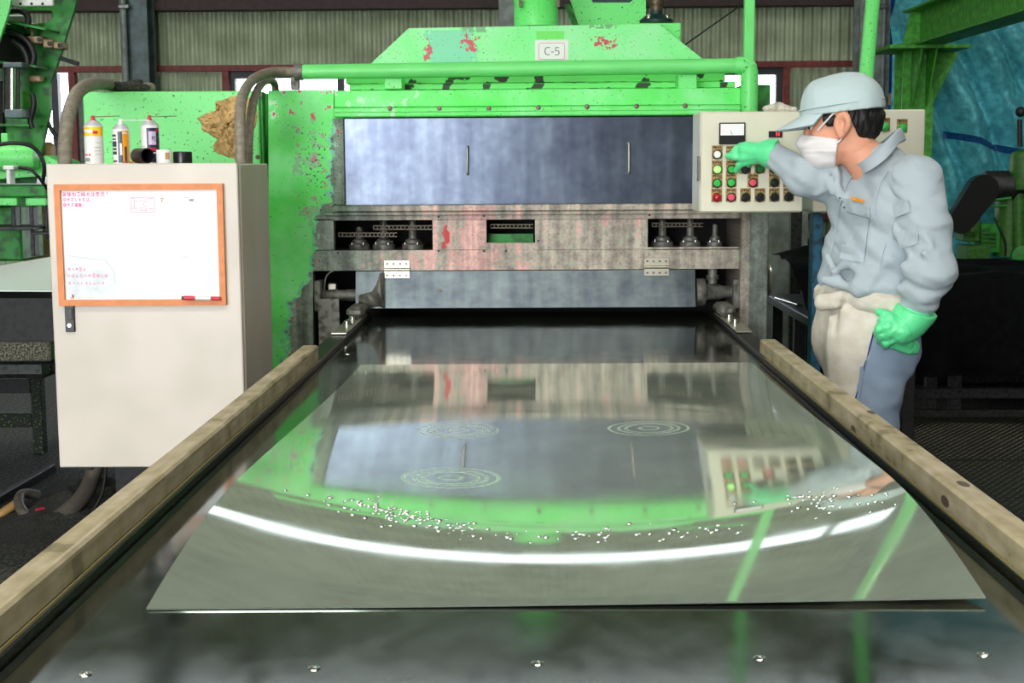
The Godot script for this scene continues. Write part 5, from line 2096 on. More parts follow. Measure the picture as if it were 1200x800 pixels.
	body(g, [[head.call(0.040, -0.042, 0), Vector3(0.068, 0.084, 0.067), hb], [head.call(0.070, -0.085, 0), Vector3(0.036, 0.034, 0.044), hb], [head.call(0.094, -0.012, 0), head.call(0.114, -0.044, 0), 0.012, 0.019], [head.call(0.012, -0.072, 0), Vector3(0.050, 0.044, 0.070), hb], [head.call(0.09, -0.07, 0), Vector3(0.03, 0.035, 0.045), hb]], 0.004, 0.008,
		[[head.call(0.018, -0.046, 0), hb * Vector3(-0.27, 0.96, 0)], [head.call(0.012, -0.046, 0), hb * Vector3(-0.97, -0.25, 0)]], noise(12.0, 2, FastNoiseLite.TYPE_SIMPLEX_SMOOTH, 31), 0.003, Basis.from_scale(Vector3(0.4, 3.0, 0.4)))
	var mask := part("face_mask", g, M.mask_white, man)
	for s: float in [-1.0, 1.0]:
		g = Shape.new()
		g.tube(smooth_path([head.call(0.066, -0.016, s * 0.061), head.call(0.040, 0.006, s * 0.077), head.call(0.014, 0.026, s * 0.083), head.call(-0.010, 0.028, s * 0.085), head.call(-0.022, 0.004, s * 0.081), head.call(-0.012, -0.024, s * 0.078), head.call(0.006, -0.050, s * 0.073), head.call(0.022, -0.060, s * 0.069)], 0.005), [0.0028], 6)
		part("ear_loop", g, M.mask_white, mask)

	# shirt
	g = Shape.new()
	var bones := [[sh - l * 0.10 + Vector3(0, -0.01, 0), sh + l * 0.10 + Vector3(0, -0.01, 0), 0.080, 0.080], [chest - l * 0.085, chest + l * 0.085, 0.106, 0.106], [mid - l * 0.075, mid + l * 0.075, 0.102, 0.102], [waist - l * 0.07 + Vector3(0.005, 0.02, 0), waist + l * 0.07 + Vector3(0.005, 0.02, 0), 0.103, 0.103],
		[pp(1058, 235, 0.02) - l * 0.07, pp(1058, 235, 0.02) + l * 0.06, 0.07, 0.07], [neck + Vector3(0.01, -0.02, 0), sh, 0.075, 0.085], [ls, ls.lerp(le, 0.25), 0.070, 0.070],
		[rs, rs.lerp(re, 0.6), 0.070, 0.062], [rs.lerp(re, 0.6), re, 0.062, 0.051], [re, rw, 0.051, 0.033]]
	for q: Array in [[966, 328, 0.10, 1004, 340, 0.155, 0.014], [1002, 334, 0.16, 1042, 304, 0.185, 0.012], [1006, 342, 0.17, 1052, 334, 0.19, 0.014], [1014, 340, 0.18, 1030, 318, 0.18, 0.012], [978, 318, 0.12, 1000, 304, 0.15, 0.008], [958, 178, -0.01, 976, 224, 0.015, 0.012], [938, 188, -0.02, 958, 226, -0.01, 0.010], [976, 184, 0.0, 985, 232, 0.03, 0.010], [990, 300, 0.14, 1012, 325, 0.165, 0.008], [970, 300, 0.08, 985, 330, 0.12, 0.010]]:
		bones.append([pp(q[0], q[1], q[2] - 0.022), pp(q[3], q[4], q[5] - 0.022), q[6], q[6] * 0.7])
	var cut_y := pp(1000, 350, 0.1)
	body(g, bones, 0.0075, 0.008, [[cut_y, Vector3(0.0, -1, 0)]], noise(17.0, 2, FastNoiseLite.TYPE_SIMPLEX_SMOOTH, 3), 0.009, folds_across(Vector3(0.55, 0.8, 0.25), 0.25))
	# the near sleeve, set in at the shoulder and pushed up in folds at the elbow
	var sleeve := [[ls, ls.lerp(le, 0.5), 0.072, 0.069], [ls.lerp(le, 0.5), le, 0.068, 0.056], [le, lw, 0.057, 0.045], [le + Vector3(-0.015, -0.02, 0.0), le + Vector3(0.006, 0.02, 0.0), 0.053, 0.054]]
	for q: Array in [[1062, 322, 0.24, 1098, 300, 0.285, 0.012], [1056, 340, 0.22, 1086, 350, 0.245, 0.010], [1084, 296, 0.29, 1110, 330, 0.24, 0.011], [1060, 312, 0.24, 1080, 345, 0.27, 0.010], [1050, 270, 0.2, 1066, 300, 0.25, 0.009], [1046, 238, 0.16, 1052, 275, 0.20, 0.009], [1062, 196, 0.17, 1086, 240, 0.20, 0.008], [1070, 250, 0.235, 1092, 290, 0.285, 0.008], [1080, 330, 0.275, 1074, 362, 0.235, 0.010], [1098, 332, 0.25, 1084, 364, 0.215, 0.010]]:
		sleeve.append([pp(q[0], q[1], q[2] - 0.017), pp(q[3], q[4], q[5] - 0.017), q[6], q[6] * 0.7])
	body(g, sleeve, 0.0075, 0.008, [], noise(20.0, 2, FastNoiseLite.TYPE_SIMPLEX_SMOOTH, 34), 0.009, folds_across(Vector3(0.15, 0.9, 0.45), 0.28))
	var shirt := part("shirt", g, M.workwear, man)
	look_at_shape(g)
	# collar
	var up := [pp(1002, 194, 0.035), pp(1014, 186, 0.085), pp(1034, 169, 0.092), pp(1050, 153, 0.035), pp(1053, 150, -0.03), pp(1042, 158, -0.09), pp(1018, 178, -0.085), pp(1001, 193, 0.0)]
	var down := [pp(1011, 203, 0.075), pp(1020, 199, 0.115), pp(1040, 184, 0.125), pp(1055, 166, 0.05), pp(1062, 164, -0.03), pp(1048, 172, -0.11), pp(1020, 190, -0.11), pp(1000, 203, -0.01)]
	var uc := smooth_path(PackedVector3Array(up), 0.004)
	var dc := smooth_path(PackedVector3Array(down), 0.004)
	g = Shape.new()
	g.grid(40, 6, func(s: float, t: float) -> Vector3:
		var a := uc[int(s * (uc.size() - 1))]
		var b := dc[int(s * (dc.size() - 1))]
		return b.lerp(a, t) + Vector3(0, 0.010 * sin(t * PI), 0), 0.003)
	part("collar", g, M.workwear, shirt)
	patch("pocket_flap", [991, 236, 1019, 243, 1018, 255, 991, 247], 8, 4, M.workwear, shirt, 0.0025)
	patch("pocket", [991, 249, 1018, 257, 1012, 308, 984, 303], 8, 12, M.workwear, shirt, 0.002)
	patch("name_tag", [997, 230, 1012, 234, 1012, 238, 997, 234], 4, 2, M.orange_thread, shirt, 0.004)
	patch("pen_pocket", [1046, 240, 1064, 235, 1067, 248, 1048, 255], 6, 4, M.workwear, shirt, 0.0025)
	patch("sleeve_patch", [1050, 272, 1074, 264, 1077, 285, 1054, 292], 6, 6, M.workwear, shirt, 0.002)
	seam("placket_seam", [[1001, 203], [992, 217], [985, 235], [981, 260], [975, 290], [968, 315]], 0.0016, M.workwear, shirt)
	seam("sleeve_seam", [[1040, 200], [1029, 222], [1026, 245], [1032, 262]], 0.0016, M.workwear, shirt)
	seam("side_seam", [[1038, 285], [1034, 300], [1031, 315]], 0.0012, M.workwear, shirt)
	for q: Array in [[984, 232], [989, 243]]:
		g = Shape.new()
		g.ball(on_cloth(q[0], q[1], 0.002), Vector3(0.0035, 0.0035, 0.002), Basis(), 8)
		part("snap_button", g, M.cap_under, shirt)

	# trousers and shoes
	g = Shape.new()
	var hips := [[hip_f - l * 0.065, hip_f + l * 0.065, 0.102, 0.102], [hip_b - l * 0.075, hip_b + l * 0.075, 0.104, 0.104], [waist - l * 0.05 + Vector3(0, -0.03, 0), waist + l * 0.05 + Vector3(0, -0.03, 0), 0.100, 0.100]]
	var legs := [[pp(1021, 412, 0.080), lk, 0.096, 0.078], [lk, la, 0.078, 0.062], [pp(1010, 412, -0.080), rk, 0.096, 0.078], [rk, ra, 0.078, 0.062]]
	for q: Array in [[1040, 432, 0.16, 1060, 424, 0.13, 0.010], [1032, 455, 0.17, 1062, 436, 0.13, 0.010], [1025, 480, 0.17, 1050, 462, 0.15, 0.009]]:
		legs.append([pp(q[0], q[1], q[2] - 0.012), pp(q[3], q[4], q[5] - 0.012), q[6], q[6] * 0.8])
	body(g, hips + legs, 0.011, 0.014, [[la + Vector3(0, -0.05, 0), Vector3.DOWN]], noise(16.0, 2, FastNoiseLite.TYPE_SIMPLEX_SMOOTH, 14), 0.006, folds_across(Vector3(0.45, 0.85, 0.1), 0.25))
	var tr := part("trousers", g, M.denim, man)
	look_at_shape(g)
	seam("side_seam", [[1020, 400], [1016, 420], [1012, 440], [1008, 462], [1004, 478]], 0.0014, M.denim, tr, 0.001)
	for s in 2:
		var a := la if s == 0 else ra
		g = Shape.new()
		body(g, [[Vector3(a.x + 0.02, 0.045, a.z), Vector3(a.x - 0.15, 0.035, a.z + 0.03), 0.045, 0.036], [Vector3(a.x, 0.05, a.z), Vector3(a.x, 0.11, a.z), 0.046, 0.046]], 0.008, 0.01, [[Vector3(0, 0.004, 0), Vector3.DOWN]])
		part("shoe", g, M.rubber_black, man)
	# apron: wrapped round the hips, knotted in front
	g = Shape.new()
	var wrap := []
	for b: Array in hips:
		wrap.append([b[0], b[1], b[2] + 0.009, b[3] + 0.009])
	wrap.append([pp(1012, 412, 0.06), pp(1010, 600, 0.07), 0.102, 0.100])
	wrap.append([pp(1010, 412, -0.06), pp(1008, 600, -0.07), 0.102, 0.100])
	for q: Array in [[974, 372, 0.08, 980, 470, 0.09, 0.007], [988, 365, 0.118, 992, 480, 0.125, 0.006]]:
		wrap.append([pp(q[0], q[1], q[2]), pp(q[3], q[4], q[5]), q[6], q[6]])
	var e0 := pp(1027, 385, 0.15)
	var e1 := pp(1003, 466, 0.15)
	var en := Vector3(e0.y - e1.y, e1.x - e0.x, 0).normalized()
	body(g, wrap, 0.010, 0.014, [[e0, en], [pp(1000, 343, 0.1), Vector3(-0.12, 1, 0).normalized()], [pp(1000, 590, 0), Vector3.DOWN]], noise(12.0, 2, FastNoiseLite.TYPE_SIMPLEX_SMOOTH, 24), 0.006, folds_across(Vector3(0.85, 0.35, 0.3), 0.2))
	# waistband with its loose knot
	var band := []
	var bc := pp(1016, 352, 0)
	for k in 20:
		var w0 := TAU * k / 20
		var w1 := TAU * (k + 1) / 20
		for y: float in [0.012, -0.012]:
			band.append([bc + f * cos(w0) * 0.109 + l * sin(w0) * 0.176 + Vector3(0, y - 0.014 * cos(w0) * -1.0, 0), bc + f * cos(w1) * 0.109 + l * sin(w1) * 0.176 + Vector3(0, y - 0.014 * cos(w1) * -1.0, 0), 0.013, 0.013])
	band.append([pp(962, 352, 0.075), pp(985, 346, 0.115), 0.016, 0.013])
	band.append([pp(963, 357, 0.08), pp(979, 358, 0.11), 0.016, 0.010])
	body(g, band, 0.008, 0.009, [], noise(12.0, 2, FastNoiseLite.TYPE_SIMPLEX_SMOOTH, 25), 0.004, Basis.from_scale(Vector3(1, 2, 1)))
	var ap := part("apron", g, M.apron_cloth, man)
	look_at_shape(g)
	seam("hem_stitching", [[1024, 388], [1019, 408], [1013, 430], [1008, 450], [1004, 462], [1000, 476]], 0.0022, M.navy_thread, ap, 0.001)

	# gloves
	g = Shape.new()
	var hand := [[rw, pp(884, 178, -0.185), 0.034, 0.027], [pp(884, 177, -0.185), pp(873, 176, -0.195), 0.027, 0.022], [pp(884, 182, -0.18), pp(872, 184, -0.19), 0.020, 0.016],
		[pp(873, 185, -0.19), pp(861, 184, -0.200), 0.0105, 0.0098], [pp(861, 184, -0.200), pp(852.5, 182.5, -0.217), 0.0098, 0.0088],
		[pp(871, 179, -0.195), pp(861, 178.5, -0.206), 0.0105, 0.0098], [pp(861, 178.5, -0.206), pp(856, 181, -0.223), 0.0098, 0.0088],
		[pp(872, 173, -0.195), pp(863, 174, -0.208), 0.0102, 0.0094], [pp(863, 174, -0.208), pp(860, 178, -0.224), 0.0094, 0.0086],
		[pp(876, 169, -0.193), pp(868, 171, -0.207), 0.0096, 0.0088], [pp(868, 171, -0.207), pp(867, 175, -0.222), 0.0088, 0.008],
		[pp(886, 187, -0.180), pp(873, 190, -0.195), 0.0130, 0.0110], [pp(873, 190, -0.195), pp(866.5, 193, -0.210), 0.0110, 0.0100], [pp(866.5, 193, -0.210), pp(863, 199.5, -0.226), 0.0100, 0.0088],
		[pp(884, 186, -0.205), pp(877, 193, -0.222), 0.0095, 0.0085]]
	body(g, hand, 0.0025, 0.0022)
	var cuff := [[pp(888, 179, -0.182), pp(904, 180, -0.168), 0.030, 0.040], [pp(904, 180, -0.168), pp(912, 181, -0.160), 0.040, 0.045]]
	body(g, cuff, 0.004, 0.006, [[pp(910, 181, -0.16), (pp(912, 181, -0.160) - pp(890, 179, -0.182)).normalized()]], noise(14.0, 2, FastNoiseLite.TYPE_SIMPLEX_SMOOTH, 6), 0.004)
	part("rubber_glove", g, M.glove_rubber, man)
	g = Shape.new()
	var lg := [[lw, pp(1056, 386, 0.215), 0.046, 0.038], [pp(1056, 386, 0.215), pp(1042, 386, 0.215), 0.036, 0.030],
		[pp(1044, 374, 0.225), pp(1034, 376, 0.222), 0.012, 0.0105], [pp(1034, 376, 0.222), pp(1030, 384, 0.19), 0.0105, 0.0095],
		[pp(1041, 382, 0.235), pp(1030, 385, 0.226), 0.012, 0.0105], [pp(1030, 385, 0.226), pp(1027, 391, 0.19), 0.0105, 0.0095],
		[pp(1042, 391, 0.232), pp(1032, 394, 0.222), 0.012, 0.0105], [pp(1032, 394, 0.222), pp(1030, 399, 0.19), 0.0105, 0.0095],
		[pp(1046, 399, 0.222), pp(1038, 403, 0.214), 0.011, 0.0098], [pp(1038, 403, 0.214), pp(1037, 406, 0.185), 0.0098, 0.009],
		[pp(1050, 374, 0.22), pp(1038, 368, 0.215), 0.013, 0.0115], [pp(1038, 368, 0.215), pp(1029, 365, 0.205), 0.0115, 0.0095],
		[pp(1058, 395, 0.20), pp(1070, 407, 0.17), 0.022, 0.018], [pp(1048, 402, 0.19), pp(1064, 409, 0.18), 0.016, 0.014]]
	body(g, lg, 0.003, 0.003, [], noise(30.0, 2, FastNoiseLite.TYPE_SIMPLEX_SMOOTH, 16), 0.003)
	var dirn := (lw - le).normalized()
	body(g, [[pp(1068, 372, 0.195), lw + dirn * -0.02, 0.048, 0.056], [lw, pp(1060, 382, 0.2), 0.052, 0.046]], 0.005, 0.008, [[lw - dirn * 0.012, -dirn]], noise(9.0, 2, FastNoiseLite.TYPE_SIMPLEX_SMOOTH, 17), 0.004)
	part("rubber_glove", g, M.glove_rubber, man)

# ------------------------------------------------------------------ right of the worker
func build_right_side() -> void:
	# blue sheet hung as a curtain
	var x0 := at(1046, 100, -10.2).x
	var folds := noise(0.9, 3, FastNoiseLite.TYPE_SIMPLEX_SMOOTH, 44)
	var fine := noise(5.0, 4, FastNoiseLite.TYPE_SIMPLEX_SMOOTH, 45)
	var hang := func(s: float, t: float) -> Vector3:
		var x := lerpf(x0, 6.5, s)
		var y := lerpf(0.25, 3.9, t)
		var d := x - x0
		var z := -10.2
		# long folds that fan out downwards and to the right
		for q: Array in [[0.62, 0.42, 0.16, 0.09], [0.98, 0.5, 0.12, 0.07], [1.7, 0.7, 0.2, 0.12], [0.14, 0.02, 0.10, 0.06], [2.6, 0.5, 0.2, 0.12], [0.36, 0.3, 0.07, 0.05]]:
			var c: float = q[0] - (y - 1.4) * q[1]
			z += q[2] * exp(-pow((d - c) / q[3], 2.0))
		for q: Array in [[0.45, 0.46], [0.80, 0.48], [1.25, 0.62], [1.95, 0.6]]:      # sharp creases beside the folds
			var c: float = q[0] - (y - 1.4) * q[1]
			z -= 0.09 * exp(-pow((d - c) / 0.035, 2.0))
		z += 0.14 * folds.get_noise_2d(x * 1.4, y * 0.8) + 0.02 * fine.get_noise_2d(x, y) + 0.012 * absf(fine.get_noise_2d(x * 2.0 + y, y * 2.5))
		return Vector3(x, y, z)
	var g := Shape.new()
	g.grid(220, 140, hang, 0.003)
	var tarp := thing("blue_sheet", "large blue green tarpaulin hanging in folds as a curtain beside the pump", "tarpaulin", Vector3(x0 + 1.0, 0.25, -10.2))
	part("sheet", g, M.tarp_blue, tarp)
	g = Shape.new()
	g.grid(60, 2, func(s: float, t: float) -> Vector3:
		var p: Vector3 = hang.call(lerpf(0.09, 0.6, s), (1.56 + t * 0.045 - s * 0.5 - 0.25) / 3.65)
		return p + Vector3(0, 0, 0.006), 0.001)
	part("tape_strip", g, M.tarp_tape, tarp)
	# a bluer sheet behind, at the edge
	g = Shape.new()
	var xb := at(1040, 100, -10.45).x
	g.grid(24, 60, func(s: float, t: float) -> Vector3: return Vector3(lerpf(xb, xb + 0.42, s), lerpf(0.3, 3.9, t), -10.45 + 0.05 * sin(s * 15.0 + t * 4.0)), 0.003)
	var narrow := single("blue_sheet", g, M.tarp_bright, "bright blue narrow sheet hanging at the grey column's edge", "tarpaulin")
	g = Shape.new()
	slab(g, 1042.5, 109, 1049, 123, -10.375, -10.40)
	part("tape_patch", g, M.tan_card, narrow, "small brown piece of tape")

	# green gantry: column and beam
	var ga := thing("gantry_frame", "dark green steel gantry with gusseted column and beam in front of the blue tarpaulin", "steel frame", Vector3(2.5, 0, -9.4))
	var gx := at(1079, 100, -9.4).x
	g = Shape.new()
	g.span(Vector3(gx - 0.101, 0.0, -9.481), Vector3(gx + 0.101, 2.10, -9.467))
	g.span(Vector3(gx - 0.101, 0.0, -9.682), Vector3(gx + 0.101, 2.10, -9.669))
	g.span(Vector3(gx - 0.006, 0.0, -9.669), Vector3(gx + 0.006, 2.10, -9.481))
	part("column", g, M.green_old, ga)
	g = Shape.new()
	g.span(Vector3(gx - 0.255, 2.10, -9.736), Vector3(gx + 0.255, 2.125, -9.199), 0.003)
	part("cap_plate", g, M.green_old, ga)
	for s: float in [-1.0, 1.0]:
		g = Shape.new()
		g.prism(PackedVector2Array([Vector2(0, 0), Vector2(0, -0.35), Vector2(0.04, -0.35), Vector2(0.23, 0)]), Transform3D(Basis(Vector3(0, 0, 1), Vector3.UP, Vector3(-1, 0, 0)), Vector3(gx + s * 0.047, 2.10, -9.467)), 0.012)
		part("gusset", g, M.green_old, ga)
	g = Shape.new()
	g.prism(PackedVector2Array([Vector2(0, 0), Vector2(0, -0.35), Vector2(0.02, -0.35), Vector2(0.19, 0)]), Transform3D(Basis(), Vector3(gx + 0.094, 2.10, -9.561)), 0.012)
	part("gusset", g, M.green_old, ga)
	g = Shape.new()
	var yb := 2.125
	var yt := 2.363
	g.span(Vector3(gx - 0.094, yb, -9.561), Vector3(gx + 0.094, yb + 0.014, -3.2))
	g.span(Vector3(gx - 0.094, yt - 0.014, -9.534), Vector3(gx + 0.094, yt, -3.2))
	g.span(Vector3(gx - 0.005, yb, -9.561), Vector3(gx + 0.005, yt, -3.2))
	part("beam", g, M.green_old, ga)
	g = Shape.new()
	g.prism(PackedVector2Array([Vector2(-0.114, 0), Vector2(0.0, 0), Vector2(0.0, 0.222), Vector2(-0.067, 0.222)]), Transform3D(Basis(), Vector3(gx, yb + 0.012, -9.440)), 0.012)
	part("stiffener", g, M.green_old, ga)
	for s: float in [-0.16, -0.12]:
		part("bolt", hex_bolt(Vector3(gx + s, 2.125, -9.333), 0.016, 0.016), M.green_old, ga)

	# black sheet over a long pile on a rack
	g = Shape.new()
	var lump := noise(1.1, 3, FastNoiseLite.TYPE_SIMPLEX_SMOOTH, 61)
	g.grid(70, 50, func(s: float, t: float) -> Vector3:
		var x := lerpf(1.60, 6.0, s)
		var q := t * 2.3
		var n := lump.get_noise_2d(x * 1.3, q * 2.0)
		var top := 0.80 + 0.035 * n - 0.03 * maxf(0.0, x - 2.9)
		if q < 0.6:                                # front fall, then over the edge and back
			var w := q / 0.6
			return Vector3(x, lerpf(0.29, top, smoothstep(0.0, 0.95, w)), -7.40 - 0.25 * pow(w, 3.0) + 0.05 * sin(x * 7.0 + n * 3.0) * (1.0 - w))
		return Vector3(x, top + 0.14 * smoothstep(0.6, 2.0, q) * (1.0 - smoothstep(2.2, 2.6, x)) - 0.02 * smoothstep(0.6, 2.0, q), -7.65 - (q - 0.6) * 0.9), 0.004)
	single("black_sheet", g, M.tarp_black, "matt black sheet spread over a long pile behind the worker", "tarpaulin")
	var rk := thing("steel_rack", "low dark steel rack carrying the pile under the black sheet", "rack", Vector3(3.4, 0, -8.2))
	for x: float in [1.75, 2.15, 2.28, 3.1, 4.1]:
		for z: float in [-7.75, -9.0]:
			g = Shape.new()
			g.span(Vector3(x - 0.03, 0.0, z - 0.03), Vector3(x + 0.03, 0.68, z + 0.03), 0.003)
			part("leg", g, M.dark_steel, rk)
	for q: Array in [[0.66, 0.72], [0.12, 0.18], [0.01, 0.06]]:
		for z: float in [-7.73, -9.0]:
			g = Shape.new()
			g.span(Vector3(1.66, q[0], z - 0.03), Vector3(6.0, q[1], z + 0.03), 0.003)
			part("rail", g, M.dark_steel, rk)
	g = Shape.new()
	g.span(Vector3(1.66, 0.705, -9.1), Vector3(6.0, 0.72, -7.7))
	part("deck", g, M.black_steel, rk)
	g = Shape.new()
	g.span(Vector3(1.66, 0.01, -9.1), Vector3(6.0, 0.70, -9.06))  # added black panel that darkens the space under the rack
	part("added_dark_panel", g, M.black_steel, rk)
	# low bench with a heap of black cloth beside the machine
	var bb := thing("side_bench", "low black steel bench between the machine's right pillar and the worker", "bench", Vector3(1.36, 0, -6.5))
	g = Shape.new()
	g.span(Vector3(1.16, 0.70, -7.2), Vector3(1.56, 0.74, -5.75), 0.004)
	part("top", g, M.black_steel, bb)
	for x: float in [1.20, 1.52]:
		for z: float in [-5.82, -6.5, -7.1]:
			g = Shape.new()
			g.span(Vector3(x - 0.025, 0.0, z - 0.025), Vector3(x + 0.025, 0.70, z + 0.025), 0.003)
			part("leg", g, M.black_steel, bb)
	g = Shape.new()
	g.span(Vector3(1.18, 0.30, -7.1), Vector3(1.54, 0.33, -5.82), 0.003)
	part("shelf", g, M.black_steel, bb)
	g = Shape.new()
	g.grid(24, 24, func(s: float, t: float) -> Vector3:
		var x := lerpf(1.18, 1.56, s)
		var n := lump.get_noise_2d(x * 3.0 + 9.0, t * 4.0)
		return Vector3(x, 0.79 + 0.20 * smoothstep(0.1, 0.7, t) + 0.04 * n - 0.05 * pow(1.0 - s, 2.0), lerpf(-5.9, -7.15, t)), 0.004)
	single("black_cloth", g, M.tarp_black, "crumpled black cloth heaped beside the machine's right pillar", "cloth")
	# bench with loose metal behind the pillar
	g = Shape.new()
	g.bar(Vector3(1.165, 0.747, -6.9), Vector3(1.21, 0.747, -6.55), 0.03, 0.012, 0.003)
	single("metal_strip", g, M.chrome, "short bright metal strip lying on the black side bench by the right pillar", "metal strip")
	g = Shape.new()
	slab(g, 898, 128, 946, 500, -7.6, -7.65, 0.003)  # top raised behind the control panel to block a window reflection
	single("grey_board", g, M.column_grey, "pale grey board standing far behind the right pillar", "board")
	g = Shape.new()
	slab(g, 925, 240, 938, 508, -7.4, -7.45, 0.003)
	single("dark_post", g, M.dark_steel, "dark post standing before the pale grey board", "post")

	# pump set with belt guard and motor
	var z := -9.45
	var k1 := 1.29
	var pu := thing("pump_set", "old green pump with black motor and belt guard behind the black sheet", "pump", at(1160, 315, z))
	g = Shape.new()
	var o := PackedVector2Array()
	var ca := at(1150, 222, z)
	var cb := at(1124, 259, z)
	var dd := Vector2(cb.x - ca.x, cb.y - ca.y).normalized()
	for k in 13:
		var w := dd.angle() + PI / 2 + PI * k / 12 + PI
		o.append(Vector2(cb.x, cb.y) + Vector2(cos(w), sin(w)) * 0.080)
	for k in 13:
		var w := dd.angle() + PI / 2 + PI * k / 12
		o.append(Vector2(ca.x, ca.y) + Vector2(cos(w), sin(w)) * 0.097)
	g.prism(o, Transform3D(Basis(), Vector3(0, 0, z + 0.06)), 0.10)
	part("belt_guard", g, M.plastic_black, pu)
	var yx := Basis(Vector3(0, -1, 0), Vector3(1, 0, 0), Vector3(0, 0, 1))
	g = Shape.new()
	var mc := at(1150, 217, z - 0.1)
	g.lathe([Vector2(0.000, 0.000), Vector2(0.090, 0.000), Vector2(0.097, 0.026), Vector2(0.097, 0.155), Vector2(0.102, 0.161), Vector2(0.102, 0.181), Vector2(0.097, 0.187), Vector2(0.090, 0.284), Vector2(0.000, 0.284)], Transform3D(yx, mc + Vector3(0, 0, 0.06)), 22)
	part("motor", g, M.dark_steel, pu)
	g = Shape.new()
	slab(g, 1131, 251, 1149, 283, z + 0.02, z - 0.2, 0.008)
	part("gear_block", g, M.pump_green, pu)
	g = Shape.new()
	var bc := at(1138, 269, z + 0.02)
	g.lathe([Vector2(0.049, 0.000), Vector2(0.049, 0.010), Vector2(0.034, 0.021), Vector2(0.015, 0.028), Vector2(0.015, 0.045), Vector2(0.000, 0.045)], Transform3D(FACING, bc), 20)
	part("boss", g, M.pump_green, pu)
	g = Shape.new()
	slab(g, 1149, 262, 1172, 296, z - 0.02, z - 0.25, 0.004)
	part("crank_case", g, M.green_dark, pu)
	for k in 4:
		g = Shape.new()
		slab(g, 1150, 272 + k * 5, 1168, 274.5 + k * 5, z, z - 0.1, 0.002)
		part("cooling_fin", g, M.pump_green, pu)
	g = Shape.new()
	slab(g, 1133, 288, 1160, 330, z + 0.01, z - 0.22, 0.004)
	part("foot", g, M.pump_green, pu)
	g = Shape.new()
	var cy := at(1181, 300, z - 0.1)
	g.lathe([Vector2(0.097, 0.000), Vector2(0.097, at(1181, 232, z - 0.1).y - cy.y), Vector2(0, at(1181, 232, z - 0.1).y - cy.y)], Transform3D(Basis(), cy), 22)
	part("cylinder", g, M.pump_green, pu)
	g = Shape.new()
	var tk := at(1198, 222, z)
	g.lathe([Vector2(0.000, 0.000), Vector2(0.084, 0.000), Vector2(0.088, 0.013), Vector2(0.088, 0.206), Vector2(0.077, 0.239), Vector2(0.026, 0.258), Vector2(0.000, 0.258)], Transform3D(Basis(), tk), 22)
	part("tank", g, M.pump_green, pu)
	g = Shape.new()
	g.rod(at(1195, 172, z), at(1195, 140, z), 0.017, 10)
	g.ball(at(1196, 131, z), Vector3(0.034, 0.034, 0.034))
	part("valve_stem", g, M.dark_steel, pu)
	g = Shape.new()
	g.rod(at(1194, 222, z), at(1194, 330, z), 0.041, 12)
	part("stand_pipe", g, M.pump_green, pu)
	g = Shape.new()
	g.rod(at(1150, 236, z + 0.02), at(1185, 232, z + 0.02), 0.010, 8)
	part("oil_pipe", g, M.green_dark, pu)
	g = Shape.new()
	g.rod(at(1152, 242, z + 0.02), at(1180, 241, z + 0.02), 0.008, 8)
	part("oil_pipe", g, M.green_dark, pu)
	g = Shape.new()
	g.tube(smooth_path([at(1165, 255, z + 0.06), at(1172, 270, z + 0.07), at(1178, 285, z + 0.06), at(1178, 300, z + 0.05)], 0.01), [0.007], 8)
	part("cable", g, M.rubber_black, pu)
	g = Shape.new()
	g.lathe([Vector2(0.065, 0.000), Vector2(0.071, 0.039), Vector2(0.039, 0.065), Vector2(0.000, 0.065)], Transform3D(FACING, at(1196, 300, z + 0.08)), 18)
	part("flange", g, M.green_dark, pu)
	g = Shape.new()
	g.span(Vector3(at(1105, 320, z).x, 0.0, z - 0.4), Vector3(at(1240, 320, z).x, at(1160, 318, z).y, z + 0.1), 0.01)
	part("base_frame", g, M.dark_steel, pu)

	# grating over the pit on the worker's side: steel plates with raised lozenges
	for k in 3:
		var za: float = [-5.42, -6.55, -7.7][k]
		var zb: float = [-4.3, -5.435, -6.565][k]
		var xs: Array = [[0.8, 1.86], [1.875, 3.0]]
		for q: Array in xs:
			g = Shape.new()
			g.span(Vector3(q[0], 0.0005, za), Vector3(q[1], 0.02, zb))
			var where: String = ["nearest the worker's feet", "in the middle row", "before the black rack"][k] + (" beside the table" if q[0] < 1.0 else " at the outer side")
			var pl := thing("floor_plate", "dark patterned steel floor plate " + where, "floor plate", Vector3((q[0] + q[1]) / 2, 0, (za + zb) / 2), "patterned floor plates")
			part("plate", g, M.black_steel, pl)
			g = Shape.new()
			var nx := int((q[1] - q[0]) / 0.036)
			var nz := int((zb - za) / 0.026)
			for b in nz:
				for a in nx:
					var c := Vector3(q[0] + 0.02 + a * 0.036 + (0.018 if b % 2 else 0.0), 0.020, za + 0.015 + b * 0.026)
					if c.x > q[1] - 0.012:
						continue
					var w := 0.30 if b % 2 else -0.22
					var d := Vector3(cos(w), 0, sin(w)) * 0.011
					var e := Vector3(-sin(w), 0, cos(w)) * 0.0032
					var up := Vector3(0, 0.0035, 0)
					g.tri(c - d, c + e, c + up)
					g.tri(c + e, c + d, c + up)
					g.tri(c + d, c - e, c + up)
					g.tri(c - e, c - d, c + up)
			part("raised_pattern", g, M.grating, pl).set_meta("kind", "stuff")

